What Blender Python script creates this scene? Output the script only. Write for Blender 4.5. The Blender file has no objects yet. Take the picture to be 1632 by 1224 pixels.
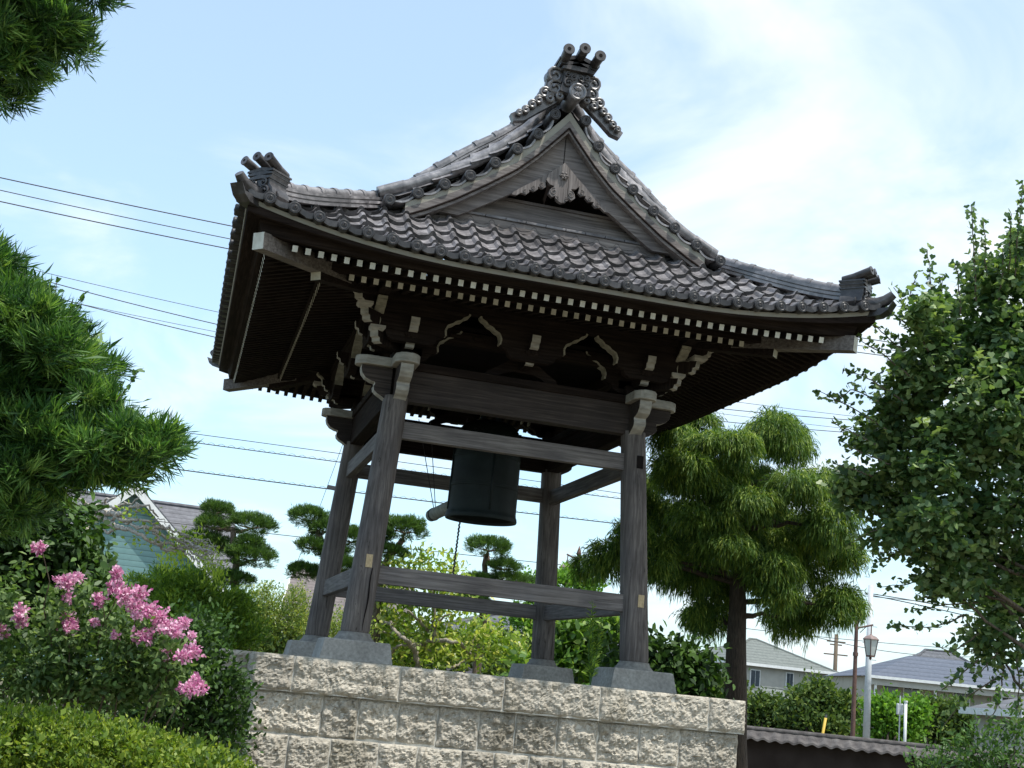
import bpy, math, random
import numpy as np
from mathutils import Vector, Matrix
random.seed(7); rng = np.random.default_rng(11)
R = math.radians
SC = bpy.context.scene
COL = SC.collection
# ------------------------------------------------------------------ camera
CAM = np.array([-3.4997, -15.8775, -0.3737]); YAW, PIT, ROL = 0.2356, 0.2293, 0.0997; FPX = 2037.7
_f = np.array([math.sin(YAW)*math.cos(PIT), math.cos(YAW)*math.cos(PIT), math.sin(PIT)])
_r = np.array([math.cos(YAW), -math.sin(YAW), 0.0]); _u = np.cross(_r, _f)
CR = _r*math.cos(ROL)+_u*math.sin(ROL); CU = -_r*math.sin(ROL)+_u*math.cos(ROL); CF = _f
cam = bpy.data.objects.new('camera', bpy.data.cameras.new('camera')); COL.objects.link(cam)
cam.matrix_world = Matrix(((CR[0], CU[0], -CF[0], CAM[0]), (CR[1], CU[1], -CF[1], CAM[1]), (CR[2], CU[2], -CF[2], CAM[2]), (0, 0, 0, 1)))
cam.data.sensor_width = 36; cam.data.lens = 36*FPX/1632; cam.data.clip_end = 5000; cam.data.clip_start = 0.05
SC.camera = cam
def at(px, py, d):
    "world point seen at photo pixel (px,py), d metres ahead of the camera"
    return CAM + d*(CF + (px-816)/FPX*CR + (612-py)/FPX*CU)
# ------------------------------------------------------------------ light
SUN = Vector((0.22, -0.316, 1.0)).normalized()
sl = bpy.data.lights.new('sun', 'SUN'); sl.energy = 3.1; sl.angle = R(0.55); sl.color = (1.0, 0.955, 0.89)
so = bpy.data.objects.new('sun', sl); COL.objects.link(so); so.rotation_euler = SUN.to_track_quat('Z', 'Y').to_euler()
W = bpy.data.worlds.new('World'); SC.world = W; W.use_nodes = True
nt = W.node_tree; N = nt.nodes; L = nt.links; N.clear()
out = N.new('ShaderNodeOutputWorld'); bg = N.new('ShaderNodeBackground'); bg.inputs[1].default_value = 0.12
sky = N.new('ShaderNodeTexSky'); sky.sky_type = 'NISHITA'; sky.sun_disc = False
sky.sun_elevation = math.asin(SUN.z); sky.sun_rotation = math.atan2(SUN.x, SUN.y); sky.air_density = 1.0; sky.dust_density = 1.6; sky.ozone_density = 2.0
tc = N.new('ShaderNodeTexCoord'); sep = N.new('ShaderNodeSeparateXYZ'); L.new(tc.outputs['Generated'], sep.inputs[0])
ad = N.new('ShaderNodeMath'); ad.operation = 'ADD'; L.new(sep.outputs[2], ad.inputs[0]); ad.inputs[1].default_value = 0.22
dv = N.new('ShaderNodeCombineXYZ')
for i in (0, 1):
    q = N.new('ShaderNodeMath'); q.operation = 'DIVIDE'; L.new(sep.outputs[i], q.inputs[0]); L.new(ad.outputs[0], q.inputs[1]); L.new(q.outputs[0], dv.inputs[i])
dv.inputs[2].default_value = 0.37
n1 = N.new('ShaderNodeTexNoise'); n1.inputs['Scale'].default_value = 2.1; n1.inputs['Detail'].default_value = 6; n1.inputs['Roughness'].default_value = 0.55; n1.inputs['Distortion'].default_value = 0.5
L.new(dv.outputs[0], n1.inputs['Vector'])
# cloudier towards the right of the view
dt = N.new('ShaderNodeVectorMath'); dt.operation = 'DOT_PRODUCT'; L.new(tc.outputs['Generated'], dt.inputs[0]); dt.inputs[1].default_value = (0.80, -0.10, 0.30)
cb = N.new('ShaderNodeMath'); cb.operation = 'MULTIPLY_ADD'; L.new(dt.outputs['Value'], cb.inputs[0]); cb.inputs[1].default_value = 0.36; L.new(n1.outputs[0], cb.inputs[2])
cr = N.new('ShaderNodeMapRange'); cr.interpolation_type = 'SMOOTHSTEP'; L.new(cb.outputs[0], cr.inputs[0])
cr.inputs[1].default_value = 0.46; cr.inputs[2].default_value = 0.80; cr.inputs[3].default_value = 0.32; cr.inputs[4].default_value = 0.95
mx = N.new('ShaderNodeMix'); mx.data_type = 'RGBA'; L.new(cr.outputs[0], mx.inputs[0])
tint = N.new('ShaderNodeMix'); tint.data_type = 'RGBA'; tint.blend_type = 'MULTIPLY'; tint.inputs[0].default_value = 1
L.new(sky.outputs[0], tint.inputs[6]); tint.inputs[7].default_value = (1.05, 1.40, 1.46, 1)
L.new(tint.outputs[2], mx.inputs[6]); mx.inputs[7].default_value = (5.5, 5.95, 6.2, 1)
L.new(mx.outputs[2], bg.inputs[0]); L.new(bg.outputs[0], out.inputs[0])
SC.view_settings.view_transform = 'Standard'; SC.view_settings.look = 'None'; SC.view_settings.exposure = 0.75; SC.view_settings.gamma = 1
SC.render.engine = 'CYCLES'
SC.cycles.max_bounces = 5; SC.cycles.diffuse_bounces = 3; SC.cycles.transparent_max_bounces = 4
# ------------------------------------------------------------------ materials
def newmat(name):
    m = bpy.data.materials.new(name); m.use_nodes = True; t = m.node_tree
    return m, t, t.nodes, t.links, t.nodes['Principled BSDF']
def ramp(N, L, src, stops, interp='LINEAR'):
    r = N.new('ShaderNodeValToRGB'); L.new(src, r.inputs[0]); e = r.color_ramp.elements; r.color_ramp.interpolation = interp
    while len(e) < len(stops): e.new(0.5)
    for k, (p, c) in enumerate(stops): e[k].position = p; e[k].color = (*c, 1)
    return r
def noise(N, L, vec, scale, detail=4, rough=0.55, dist=0.0):
    n = N.new('ShaderNodeTexNoise'); n.inputs['Scale'].default_value = scale; n.inputs['Detail'].default_value = detail
    n.inputs['Roughness'].default_value = rough; n.inputs['Distortion'].default_value = dist
    if vec is not None: L.new(vec, n.inputs['Vector'])
    return n
def mapped(N, L, sc, coord='Object'):
    t = N.new('ShaderNodeTexCoord'); m = N.new('ShaderNodeMapping'); L.new(t.outputs[coord], m.inputs[0]); m.inputs['Scale'].default_value = sc
    return m.outputs[0]
def bump(N, L, src, bs, strength, dist=0.01):
    b = N.new('ShaderNodeBump'); b.inputs['Strength'].default_value = strength; b.inputs['Distance'].default_value = dist
    L.new(src, b.inputs['Height']); L.new(b.outputs[0], bs.inputs['Normal'])
def rough_mat(name, c1, c2, scale=6, rough=0.8, sc=(1, 1, 1), detail=6, bmp=0.3, bd=0.01, spec=0.5, p=(0.3, 0.7), c3=None, big=None):
    m, t, N, L, b = newmat(name); v = mapped(N, L, sc); n = noise(N, L, v, scale, detail)
    st = [(p[0], c1), (p[1], c2)]
    if c3: st.append((min(1, p[1]+0.15), c3))
    r = ramp(N, L, n.outputs[0], st); src = r.outputs[0]
    if big:
        n2 = noise(N, L, mapped(N, L, (1, 1, 1)), big[0], 3); r2 = ramp(N, L, n2.outputs[0], [(0.35, big[1]), (0.65, (1, 1, 1))])
        x = N.new('ShaderNodeMix'); x.data_type = 'RGBA'; x.blend_type = 'MULTIPLY'; x.inputs[0].default_value = 1
        L.new(src, x.inputs[6]); L.new(r2.outputs[0], x.inputs[7]); src = x.outputs[2]
    L.new(src, b.inputs['Base Color']); b.inputs['Roughness'].default_value = rough; b.inputs['Specular IOR Level'].default_value = spec
    if bmp: bump(N, L, n.outputs[0], b, bmp, bd)
    return m
def wood(name, ax, c1, c2, c3, crack=0.0, rough=0.75, spec=0.3):
    s = [38, 38, 38]; s['xyz'.index(ax)] = 1.6
    m, t, N, L, b = newmat(name); v = mapped(N, L, s); n = noise(N, L, v, 1.0, 7, 0.62, 0.4)
    r = ramp(N, L, n.outputs[0], [(0.28, c1), (0.5, c2), (0.74, c3)])
    n2 = noise(N, L, mapped(N, L, (1.3, 1.3, 1.3)), 1.7, 3); r2 = ramp(N, L, n2.outputs[0], [(0.3, (0.72, 0.72, 0.74)), (0.7, (1.12, 1.1, 1.06))])
    x = N.new('ShaderNodeMix'); x.data_type = 'RGBA'; x.blend_type = 'MULTIPLY'; x.inputs[0].default_value = 1
    L.new(r.outputs[0], x.inputs[6]); L.new(r2.outputs[0], x.inputs[7]); L.new(x.outputs[2], b.inputs['Base Color'])
    s3 = [24, 24, 24]; s3['xyz'.index(ax)] = 0.55; n3 = noise(N, L, mapped(N, L, s3), 1.0, 3, 0.5, 0.9); r3 = ramp(N, L, n3.outputs[0], [(0.0, (1, 1, 1)), (0.322, (1, 1, 1)), (0.34, (0.25, 0.24, 0.23)), (0.358, (1, 1, 1))])
    y = N.new('ShaderNodeMix'); y.data_type = 'RGBA'; y.blend_type = 'MULTIPLY'; y.inputs[0].default_value = 1; L.new(x.outputs[2], y.inputs[6]); L.new(r3.outputs[0], y.inputs[7]); L.new(y.outputs[2], b.inputs['Base Color'])
    b.inputs['Roughness'].default_value = rough; b.inputs['Specular IOR Level'].default_value = spec
    bump(N, L, n.outputs[0], b, 0.5, 0.006); return m
M = {}
for a in 'xyz':
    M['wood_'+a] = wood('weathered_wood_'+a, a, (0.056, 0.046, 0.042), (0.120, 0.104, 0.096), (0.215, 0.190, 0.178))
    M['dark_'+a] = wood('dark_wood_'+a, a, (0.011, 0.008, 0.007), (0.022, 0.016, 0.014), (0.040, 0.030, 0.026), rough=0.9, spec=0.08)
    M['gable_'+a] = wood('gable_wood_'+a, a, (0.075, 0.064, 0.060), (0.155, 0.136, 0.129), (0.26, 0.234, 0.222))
M['beam'] = wood('brown_beam_wood', 'x', (0.020, 0.015, 0.013), (0.042, 0.032, 0.028), (0.085, 0.067, 0.060)); M['arm_end'] = rough_mat('dull_painted_edge', (0.20, 0.185, 0.145), (0.36, 0.335, 0.27), 14, 0.9)
M['wood_x'] = wood('pale_weathered_tie_wood', 'x', (0.075, 0.064, 0.060), (0.160, 0.142, 0.134), (0.28, 0.255, 0.242)); M['nose'] = rough_mat('pale_nosing_wood', (0.22, 0.205, 0.18), (0.44, 0.415, 0.37), 7, 0.85, (1, 1, 3))
M['white'] = rough_mat('white_painted_end', (0.46, 0.44, 0.37), (0.74, 0.72, 0.65), 7, 0.8)
M['plaster'] = rough_mat('pale_plaster', (0.24, 0.225, 0.19), (0.28, 0.265, 0.225), 6, 0.9)
M['patch'] = rough_mat('light_wood_patch', (0.36, 0.26, 0.14), (0.60, 0.46, 0.27), 30, 0.7, (4, 4, 1))
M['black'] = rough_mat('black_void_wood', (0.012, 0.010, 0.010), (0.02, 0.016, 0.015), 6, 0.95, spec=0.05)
def tile_mat(name, k=1.0):
    m, t, N, L, b = newmat(name)
    v = mapped(N, L, (4.06, 4.06, 4.06)); w = N.new('ShaderNodeTexVoronoi'); w.inputs['Scale'].default_value = 1.0; L.new(v, w.inputs['Vector'])
    n = noise(N, L, mapped(N, L, (1, 1, 1)), 14, 6, 0.6)
    r = ramp(N, L, n.outputs[0], [(0.25, (0.078*k, 0.072*k, 0.076*k)), (0.5, (0.140*k, 0.130*k, 0.133*k)), (0.78, (0.28*k, 0.262*k, 0.262*k))])
    hs = N.new('ShaderNodeSeparateColor'); L.new(w.outputs['Color'], hs.inputs[0])
    mr = N.new('ShaderNodeMapRange'); L.new(hs.outputs[0], mr.inputs[0]); mr.inputs[3].default_value = 0.5; mr.inputs[4].default_value = 1.55
    x = N.new('ShaderNodeMix'); x.data_type = 'RGBA'; x.blend_type = 'MULTIPLY'; x.inputs[0].default_value = 1
    L.new(r.outputs[0], x.inputs[6]); L.new(mr.outputs[0], x.inputs[7]); L.new(x.outputs[2], b.inputs['Base Color'])
    mr2 = N.new('ShaderNodeMapRange'); L.new(n.outputs[0], mr2.inputs[0]); mr2.inputs[3].default_value = 0.24; mr2.inputs[4].default_value = 0.46
    L.new(mr2.outputs[0], b.inputs['Roughness']); b.inputs['Specular IOR Level'].default_value = 0.9
    bump(N, L, n.outputs[0], b, 0.07, 0.006); return m
M['tile'] = tile_mat('smoked_clay_tile'); M['tile_dark_and_shade'] = tile_mat('dark_and_shaded_clay_tile', 0.33); M['tile_dark_and_shade'].node_tree.nodes['Principled BSDF'].inputs['Specular IOR Level'].default_value = 0.4  # dark ornament tiles, plus shade painted on step risers and eave lips
M['flat_tile'] = rough_mat('flat_roof_tile', (0.07, 0.068, 0.072), (0.22, 0.21, 0.215), 5, 0.75, spec=0.3)
M['fin_tile'] = tile_mat('carved_clay_tile', 0.6)
def stone_mat():
    m, t, N, L, b = newmat('rough_split_stone'); v = mapped(N, L, (1, 1, 1))
    n = noise(N, L, v, 26, 8, 0.7); r = ramp(N, L, n.outputs[0], [(0.3, (0.25, 0.226, 0.186)), (0.48, (0.405, 0.375, 0.320)), (0.7, (0.585, 0.55, 0.48))])
    n2 = noise(N, L, mapped(N, L, (2.6, 2.6, 0.9)), 1.3, 6, 0.7); r2 = ramp(N, L, n2.outputs[0], [(0.34, (0.60, 0.575, 0.51)), (0.46, (0.92, 0.90, 0.86)), (0.65, (1.06, 1.04, 1.0))])
    x = N.new('ShaderNodeMix'); x.data_type = 'RGBA'; x.blend_type = 'MULTIPLY'; x.inputs[0].default_value = 1
    at_ = N.new('ShaderNodeAttribute'); at_.attribute_name = 'tint'; mr = N.new('ShaderNodeMapRange'); L.new(at_.outputs['Fac'], mr.inputs[0]); mr.inputs[3].default_value = 0.72; mr.inputs[4].default_value = 1.14
    y = N.new('ShaderNodeMix'); y.data_type = 'RGBA'; y.blend_type = 'MULTIPLY'; y.inputs[0].default_value = 1
    L.new(r.outputs[0], x.inputs[6]); L.new(r2.outputs[0], x.inputs[7]); L.new(x.outputs[2], y.inputs[6]); L.new(mr.outputs[0], y.inputs[7]); L.new(y.outputs[2], b.inputs['Base Color'])
    b.inputs['Roughness'].default_value = 0.92; bump(N, L, n.outputs[0], b, 0.55, 0.02); return m
M['stone'] = stone_mat()
M['concrete'] = rough_mat('grey_base_stone', (0.26, 0.245, 0.22), (0.43, 0.41, 0.37), 30, 0.85, big=(2.0, (0.7, 0.7, 0.7)))
M['pad'] = rough_mat('dark_grey_stone', (0.13, 0.125, 0.115), (0.24, 0.23, 0.21), 20, 0.85); M['mortar'] = rough_mat('pale_mortar', (0.42, 0.40, 0.35), (0.60, 0.57, 0.50), 30, 0.95)  # pad stone is a darker version of the base stone
M['bronze'] = rough_mat('dark_green_bronze', (0.007, 0.011, 0.0105), (0.013, 0.020, 0.0185), 7, 0.6, spec=0.25)
M['log'] = rough_mat('pale_striker_log', (0.16, 0.17, 0.15), (0.30, 0.31, 0.28), 14, 0.8)
M['rope'] = rough_mat('dark_rope', (0.03, 0.028, 0.03), (0.09, 0.085, 0.09), 60, 0.9)
M['ground'] = rough_mat('garden_soil', (0.07, 0.055, 0.038), (0.16, 0.135, 0.095), 3, 0.95, c3=(0.07, 0.10, 0.03), p=(0.3, 0.6), big=(0.05, (0.6, 0.7, 0.5)))
M['cable'] = rough_mat('black_cable', (0.035, 0.035, 0.04), (0.06, 0.06, 0.065), 5, 0.6)
def leaf_mat(name, cols, trans=0.35, rough=0.5, spec=0.4, tcol=None):
    m, t, N, L, b = newmat(name); a = N.new('ShaderNodeAttribute'); a.attribute_name = 'tint'
    n = len(cols); r = ramp(N, L, a.outputs['Fac'], [(i/(n-1), c) for i, c in enumerate(cols)])
    L.new(r.outputs[0], b.inputs['Base Color']); b.inputs['Roughness'].default_value = rough; b.inputs['Specular IOR Level'].default_value = spec
    tr = N.new('ShaderNodeBsdfTranslucent'); g = N.new('ShaderNodeMix'); g.data_type = 'RGBA'; g.blend_type = 'MULTIPLY'; g.inputs[0].default_value = 1
    L.new(r.outputs[0], g.inputs[6]); g.inputs[7].default_value = (*(tcol or (1.9, 2.0, 0.9)), 1); L.new(g.outputs[2], tr.inputs[0])
    ms = N.new('ShaderNodeMixShader'); ms.inputs[0].default_value = trans; L.new(b.outputs[0], ms.inputs[1]); L.new(tr.outputs[0], ms.inputs[2])
    L.new(ms.outputs[0], N['Material Output'].inputs[0]); return m
# ------------------------------------------------------------------ mesh builder
class MB:
    def __init__(s): s.V = []; s.F = []; s.mi = []; s.n = 0; s.T = []; s.tag = []
    def add(s, verts, faces, mi=0, tint=0.5):
        v = np.asarray(verts, float).reshape(-1, 3); s.V.append(v); s.T.append(np.full(len(v), tint) if np.isscalar(tint) else np.asarray(tint))
        for f in faces: s.F.append([i+s.n for i in f]); s.mi.append(mi)
        s.n += len(v); return s
    def box(s, c, size, mi=0, ax=None, rot=None, tint=0.5, endmi=None, end=None):
        h = np.array(size)/2; P = np.array([[x, y, z] for x in (-1, 1) for y in (-1, 1) for z in (-1, 1)])*h
        if rot is not None: P = P@np.array(rot).T
        P = P+np.array(c); fs = [(0, 1, 3, 2), (4, 6, 7, 5), (0, 4, 5, 1), (2, 3, 7, 6), (0, 2, 6, 4), (1, 5, 7, 3)]   # -x +x -y +y -z +z
        s.add(P, fs, mi, tint)
        if end is not None: s.mi[-6+end] = endmi
        return s
    def bar(s, a, b, w, h, mi=0, up=(0, 0, 1), endmi=None, tint=0.5):
        "box from a to b; endmi colours the cap at b"
        a = np.array(a, float); b = np.array(b, float); x = b-a; l = np.linalg.norm(x); x /= l; y = np.cross(up, x); y /= np.linalg.norm(y); z = np.cross(x, y)
        return s.box((a+b)/2, (l, w, h), mi, rot=np.array([x, y, z]).T, tint=tint, endmi=endmi, end=1 if endmi is not None else None)
    def tube(s, path, rad, n=8, mi=0, cap=True, tint=0.5, squash=None):
        P = np.asarray(path, float); k = len(P); rad = np.full(k, rad) if np.isscalar(rad) else np.asarray(rad)
        T = np.gradient(P, axis=0) if k > 2 else np.array([P[1]-P[0]]*2); T /= np.linalg.norm(T, axis=1)[:, None]+1e-12
        ref = np.array([0, 0, 1.0]) if abs(T[0][2]) < 0.9 else np.array([1.0, 0, 0]); u = np.cross(ref, T[0]); u /= np.linalg.norm(u); vs = []
        for i in range(k):
            u = u-T[i]*(u@T[i]); u /= np.linalg.norm(u); w = np.cross(T[i], u); a = np.arange(n)*2*math.pi/n
            vs.append(P[i]+rad[i]*(np.cos(a)[:, None]*u+np.sin(a)[:, None]*w*(squash or 1)))
        f = [(i*n+j, i*n+(j+1) % n, (i+1)*n+(j+1) % n, (i+1)*n+j) for i in range(k-1) for j in range(n)]
        if cap: f += [tuple(range(n-1, -1, -1)), tuple((k-1)*n+j for j in range(n))]
        return s.add(np.concatenate(vs), f, mi, tint)
    def lathe(s, prof, c, n=32, mi=0, sq=None, lean=(0, 0), axis='z'):
        "prof: (radius,z) list; sq = superellipse exponent; lean = dx,dy per unit z"
        a = np.arange(n)*2*math.pi/n; ca, sa = np.cos(a), np.sin(a)
        if sq: k = (np.abs(ca)**sq+np.abs(sa)**sq)**(-1/sq); ca = ca*k; sa = sa*k
        vs = []
        for r, z in prof: vs.append(np.stack([c[0]+r*ca+lean[0]*z, c[1]+r*sa+lean[1]*z, np.full(n, c[2]+z)], 1))
        k = len(prof); f = [(i*n+j, i*n+(j+1) % n, (i+1)*n+(j+1) % n, (i+1)*n+j) for i in range(k-1) for j in range(n)]
        f += [tuple(range(n-1, -1, -1)), tuple((k-1)*n+j for j in range(n))]
        return s.add(np.concatenate(vs), f, mi)
    def prism(s, poly, o, ex, ey, ez, t, mi=0, edgemi=None, edges=None):
        "2D outline in plane (ex,ey) at o, thickness t along ez (centred)"
        o, ex, ey, ez = [np.array(q, float) for q in (o, ex, ey, ez)]; p = np.array(poly, float); n = len(p)
        B = o+p[:, :1]*ex+p[:, 1:2]*ey; V = np.concatenate([B-ez*t/2, B+ez*t/2])
        s.add(V, [tuple(range(n-1, -1, -1)), tuple(range(n, 2*n))], mi)
        for i in range(n):
            j = (i+1) % n; s.F.append([i+s.n-2*n, j+s.n-2*n, j+n+s.n-2*n, i+n+s.n-2*n]); s.mi.append(edgemi if edgemi is not None and (edges is None or i in edges) else mi)
        return s
    def grid(s, P, mi=0, mask=None, tint=0.5):
        a, b = P.shape[:2]; f = [(i*b+j, i*b+j+1, (i+1)*b+j+1, (i+1)*b+j) for i in range(a-1) for j in range(b-1) if mask is None or mask[i, j]]
        return s.add(P.reshape(-1, 3), f, mi, tint)
    def build(s, name, mats, parent=None, smooth=False, auto=None, bevel=0):
        if not isinstance(mats, (list, tuple)): mats = [mats]
        V = np.concatenate(s.V); base = np.array(parent_origin(parent)) if parent is not None else np.zeros(3)
        me = bpy.data.meshes.new(name); me.from_pydata((V-base).tolist(), [], s.F)
        for m in mats: me.materials.append(m)
        me.polygons.foreach_set('material_index', s.mi)
        if smooth: me.polygons.foreach_set('use_smooth', [True]*len(s.F))
        at_ = me.attributes.new('tint', 'FLOAT', 'POINT'); at_.data.foreach_set('value', np.concatenate(s.T).astype(np.float32))
        me.update()
        o = bpy.data.objects.new(name, me); COL.objects.link(o)
        if parent is not None: o.parent = parent
        if auto is not None:
            sharp_by_angle(me, auto)
        if bevel:
            md = o.modifiers.new('bevel', 'BEVEL'); md.width = bevel; md.segments = 2; md.limit_method = 'ANGLE'
        return o
def sharp_by_angle(me, deg):
    me.polygons.foreach_set('use_smooth', [True]*len(me.polygons))
    me.set_sharp_from_angle(angle=R(deg))
ORI = {}
def parent_origin(p):
    if p is None: return (0, 0, 0)
    return ORI.get(p.name, (0, 0, 0))
def root(name, loc, label, cat, group=None):
    o = bpy.data.objects.new(name, None); COL.objects.link(o); o.location = [float(q) for q in loc]; o.empty_display_size = 0.2
    ORI[o.name] = tuple(float(q) for q in loc); o['label'] = label; o['category'] = cat
    if group: o['group'] = group
    return o
def sub(o, parent):
    "make o (built in the parent's thing frame) a child of a part that has no transform of its own"
    o.parent = parent; return o
def tag(o, label, cat, group=None):
    o['label'] = label; o['category'] = cat
    if group: o['group'] = group
    return o
def copy_part(src, parent, off, name=None):
    c = src.copy(); COL.objects.link(c); c.parent = parent; c.location = Vector(off); return c
def part_of(mb, name, mats, thing, part=None, **k):
    o = mb.build(name, mats, thing, **k)
    if part is not None: o.parent = part
    return o
# ------------------------------------------------------------------ ground
g = MB(); xs = np.concatenate([[-1500, -400, -120], np.linspace(-40, 60, 60), [140, 450, 1500]]); ys = np.concatenate([[-300, -60], np.linspace(-25, 75, 60), [150, 500, 2500]])
X, Y = np.meshgrid(xs, ys, indexing='ij'); Z = -1.9+0.05*np.sin(X*0.7)*np.cos(Y*0.6)*((np.abs(X) < 60) & (np.abs(Y) < 70))
o = g.grid(np.stack([X, Y, Z], -1)).build('ground', M['ground'], smooth=True); o['kind'] = 'structure'
GZ = -1.9
# ------------------------------------------------------------------ stone platform
PX, PY, PT, PB = 2.666, 2.60, -0.305, -0.664
plat = root('stone_platform', (0, 0, GZ), 'square platform of rough split pale stone blocks with projecting cap course, under the bell tower', 'platform')
def rough_block(mb, a, b, z0, z1, axis, face, depth, tint, nx=26, nz=14, amp=0.027, flip=1, fine=0.0125):
    "a..b along axis ('x' or 'y'); face = coordinate of the outer plane; sticks out with sign flip"
    if fine: nx = max(8, int((b-a)/fine)); nz = max(8, int((z1-z0)/fine))
    U = np.linspace(a+0.003, b-0.003, nx); Zz = np.linspace(z0+0.003, z1-0.003, nz); UU, ZZ = np.meshgrid(U, Zz, indexing='ij')
    ew = 0.05; wob = 0.006*np.sin(UU*23+z0*7)+0.006*np.sin(ZZ*31+a*5); e = np.minimum(np.minimum(UU-a+wob, b-UU-wob)/ew, np.minimum(ZZ-z0+wob, z1-ZZ+wob)/ew); e = np.clip(e, 0, 1)**0.6
    def oct(k):
        a0 = rng.normal(size=(max(2, int(nx/k))+2, max(2, int(nz/k))+2)); li = np.linspace(0, a0.shape[0]-1.001, nx); lj = np.linspace(0, a0.shape[1]-1.001, nz); i0 = li.astype(int); j0 = lj.astype(int); fi = (li-i0)[:, None]; fj = (lj-j0)[None]; fi = fi*fi*(3-2*fi); fj = fj*fj*(3-2*fj)
        return a0[i0][:, j0]*(1-fi)*(1-fj)+a0[i0+1][:, j0]*fi*(1-fj)+a0[i0][:, j0+1]*(1-fi)*fj+a0[i0+1][:, j0+1]*fi*fj
    r3 = oct(3.1); D = e*(0.020+amp*(0.30*oct(7)+0.24*np.abs(r3)*np.sign(oct(5))+0.16*oct(1.6)+0.07*rng.normal(size=(nx, nz))))-(1-np.clip(e*1.6, 0, 1))*0.016
    C = face+flip*D
    P = np.stack([UU, C, ZZ], -1) if axis == 'x' else np.stack([C, UU, ZZ], -1)
    m0 = mb.n; mb.grid(P, tint=tint)
    # sides: box behind
    mid = face-flip*(depth/2+0.02)
    c = ((a+b)/2, mid, (z0+z1)/2) if axis == 'x' else (mid, (a+b)/2, (z0+z1)/2)
    sz = (b-a-0.008, depth, z1-z0-0.008) if axis == 'x' else (depth, b-a-0.008, z1-z0-0.008)
    mb.box(c, sz, tint=tint)
core = MB(); core.box((0, 0, (PT-0.01+PB)/2), (2*PX-0.012, 2*PY-0.012, PT-0.01-PB)); core.box((0, 0, -0.873), (2*2.61, 2*2.532, 0.415)); core.box((0, 0, -1.282), (2*2.625, 2*2.557, 0.40)); core.box((0, 0, -1.74), (2*2.625, 2*2.572, 0.515)); core.build('platform_core', M['mortar'], plat)
top = MB(); top.box((0, 0, PT-0.03), (2*PX-0.03, 2*PY-0.03, 0.052)); top.build('paving_top', M['concrete'], plat)
capj = [-PX, -2.262, -1.176, -0.069, 0.987, 2.237, PX]
for a, b in zip(capj[:-1], capj[1:]):
    for fy, fl in ((-PY, -1), (PY, 1)):
        mb = MB(); rough_block(mb, a, b, PB, PT, 'x', fy, 0.12, rng.random(), nx=max(12, int((b-a)/0.022)), nz=16, flip=fl); mb.build('cap_stone', M['stone'], plat)
capy = [-PY+0.03, -1.5, -0.4, 0.75, 1.8, PY-0.03]
for a, b in zip(capy[:-1], capy[1:]):
    for fx, fl in ((-PX, -1), (PX, 1)):
        mb = MB(); rough_block(mb, a, b, PB, PT, 'y', fx, 0.12, rng.random(), nx=24, nz=12, flip=fl); mb.build('cap_stone', M['stone'], plat)
c2 = [-2.625, -1.929, -1.546, -1.14, -0.726, -0.292, 0.106, 0.557, 1.015, 1.484, 1.938, 2.625]
c3 = [-2.64, -2.214, -1.798, -1.308, -0.902, -0.445, -0.096, 0.282, 0.64, 1.084, 1.528, 2.05, 2.64]
rows = [(c2, -1.072, PB-0.004, 2.54), (c3, -1.48, -1.08, 2.565), (c2, -1.95, -1.488, 2.58)]
for js, z0, z1, fy in rows:
    for a, b in zip(js[:-1], js[1:]):
        dz0, dz1 = (rng.random(2)-0.5)*0.014
        mb = MB(); rough_block(mb, a, b, z0+dz0, z1, 'x', -fy, 0.15, rng.random(), nx=max(12, int((b-a)/0.024)), nz=16, flip=-1, amp=0.034); mb.build('wall_stone', M['stone'], plat)
sw = MB()
for z0, z1 in ((PB, PT), (-1.072, PB-0.004), (-1.48, -1.08), (-1.95, -1.488)):
    x0_ = -3.02 if z0 > -0.7 else -2.99
    rough_block(sw, x0_, -2.62, z0, z1, 'x', -2.15, 0.3, 0.2, flip=-1, fine=0.02)  # darker tints on this wall put its shade into the stone colour
    for a, b in ((-2.15, -1.4), (-1.4, -0.5), (-0.5, 0.4), (0.4, 1.4)): rough_block(sw, a, b, z0, z1, 'y', x0_, 0.3, rng.random()*0.4, flip=-1, fine=0.03)
sw.box((-2.82, -0.35, (PT-0.02+GZ)/2), (0.34, 3.5, PT-0.02-GZ)); sw.build('side_stair_wall', M['stone'], plat)
wl = MB()
for js, z0, z1, fy in rows:
    ky = np.linspace(-fy+0.01, fy-0.01, 12)
    for a, b in zip(ky[:-1], ky[1:]):
        for sx in (-1, 1): rough_block(wl, a, b, z0, z1, 'y', sx*(PX-0.06), 0.15, rng.random(), flip=sx, fine=0.03)
    for a, b in zip(js[:-1], js[1:]): rough_block(wl, a, b, z0, z1, 'x', fy, 0.15, rng.random(), flip=1, fine=0.05)
wl.build('side_masonry', M['stone'], plat)
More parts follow.
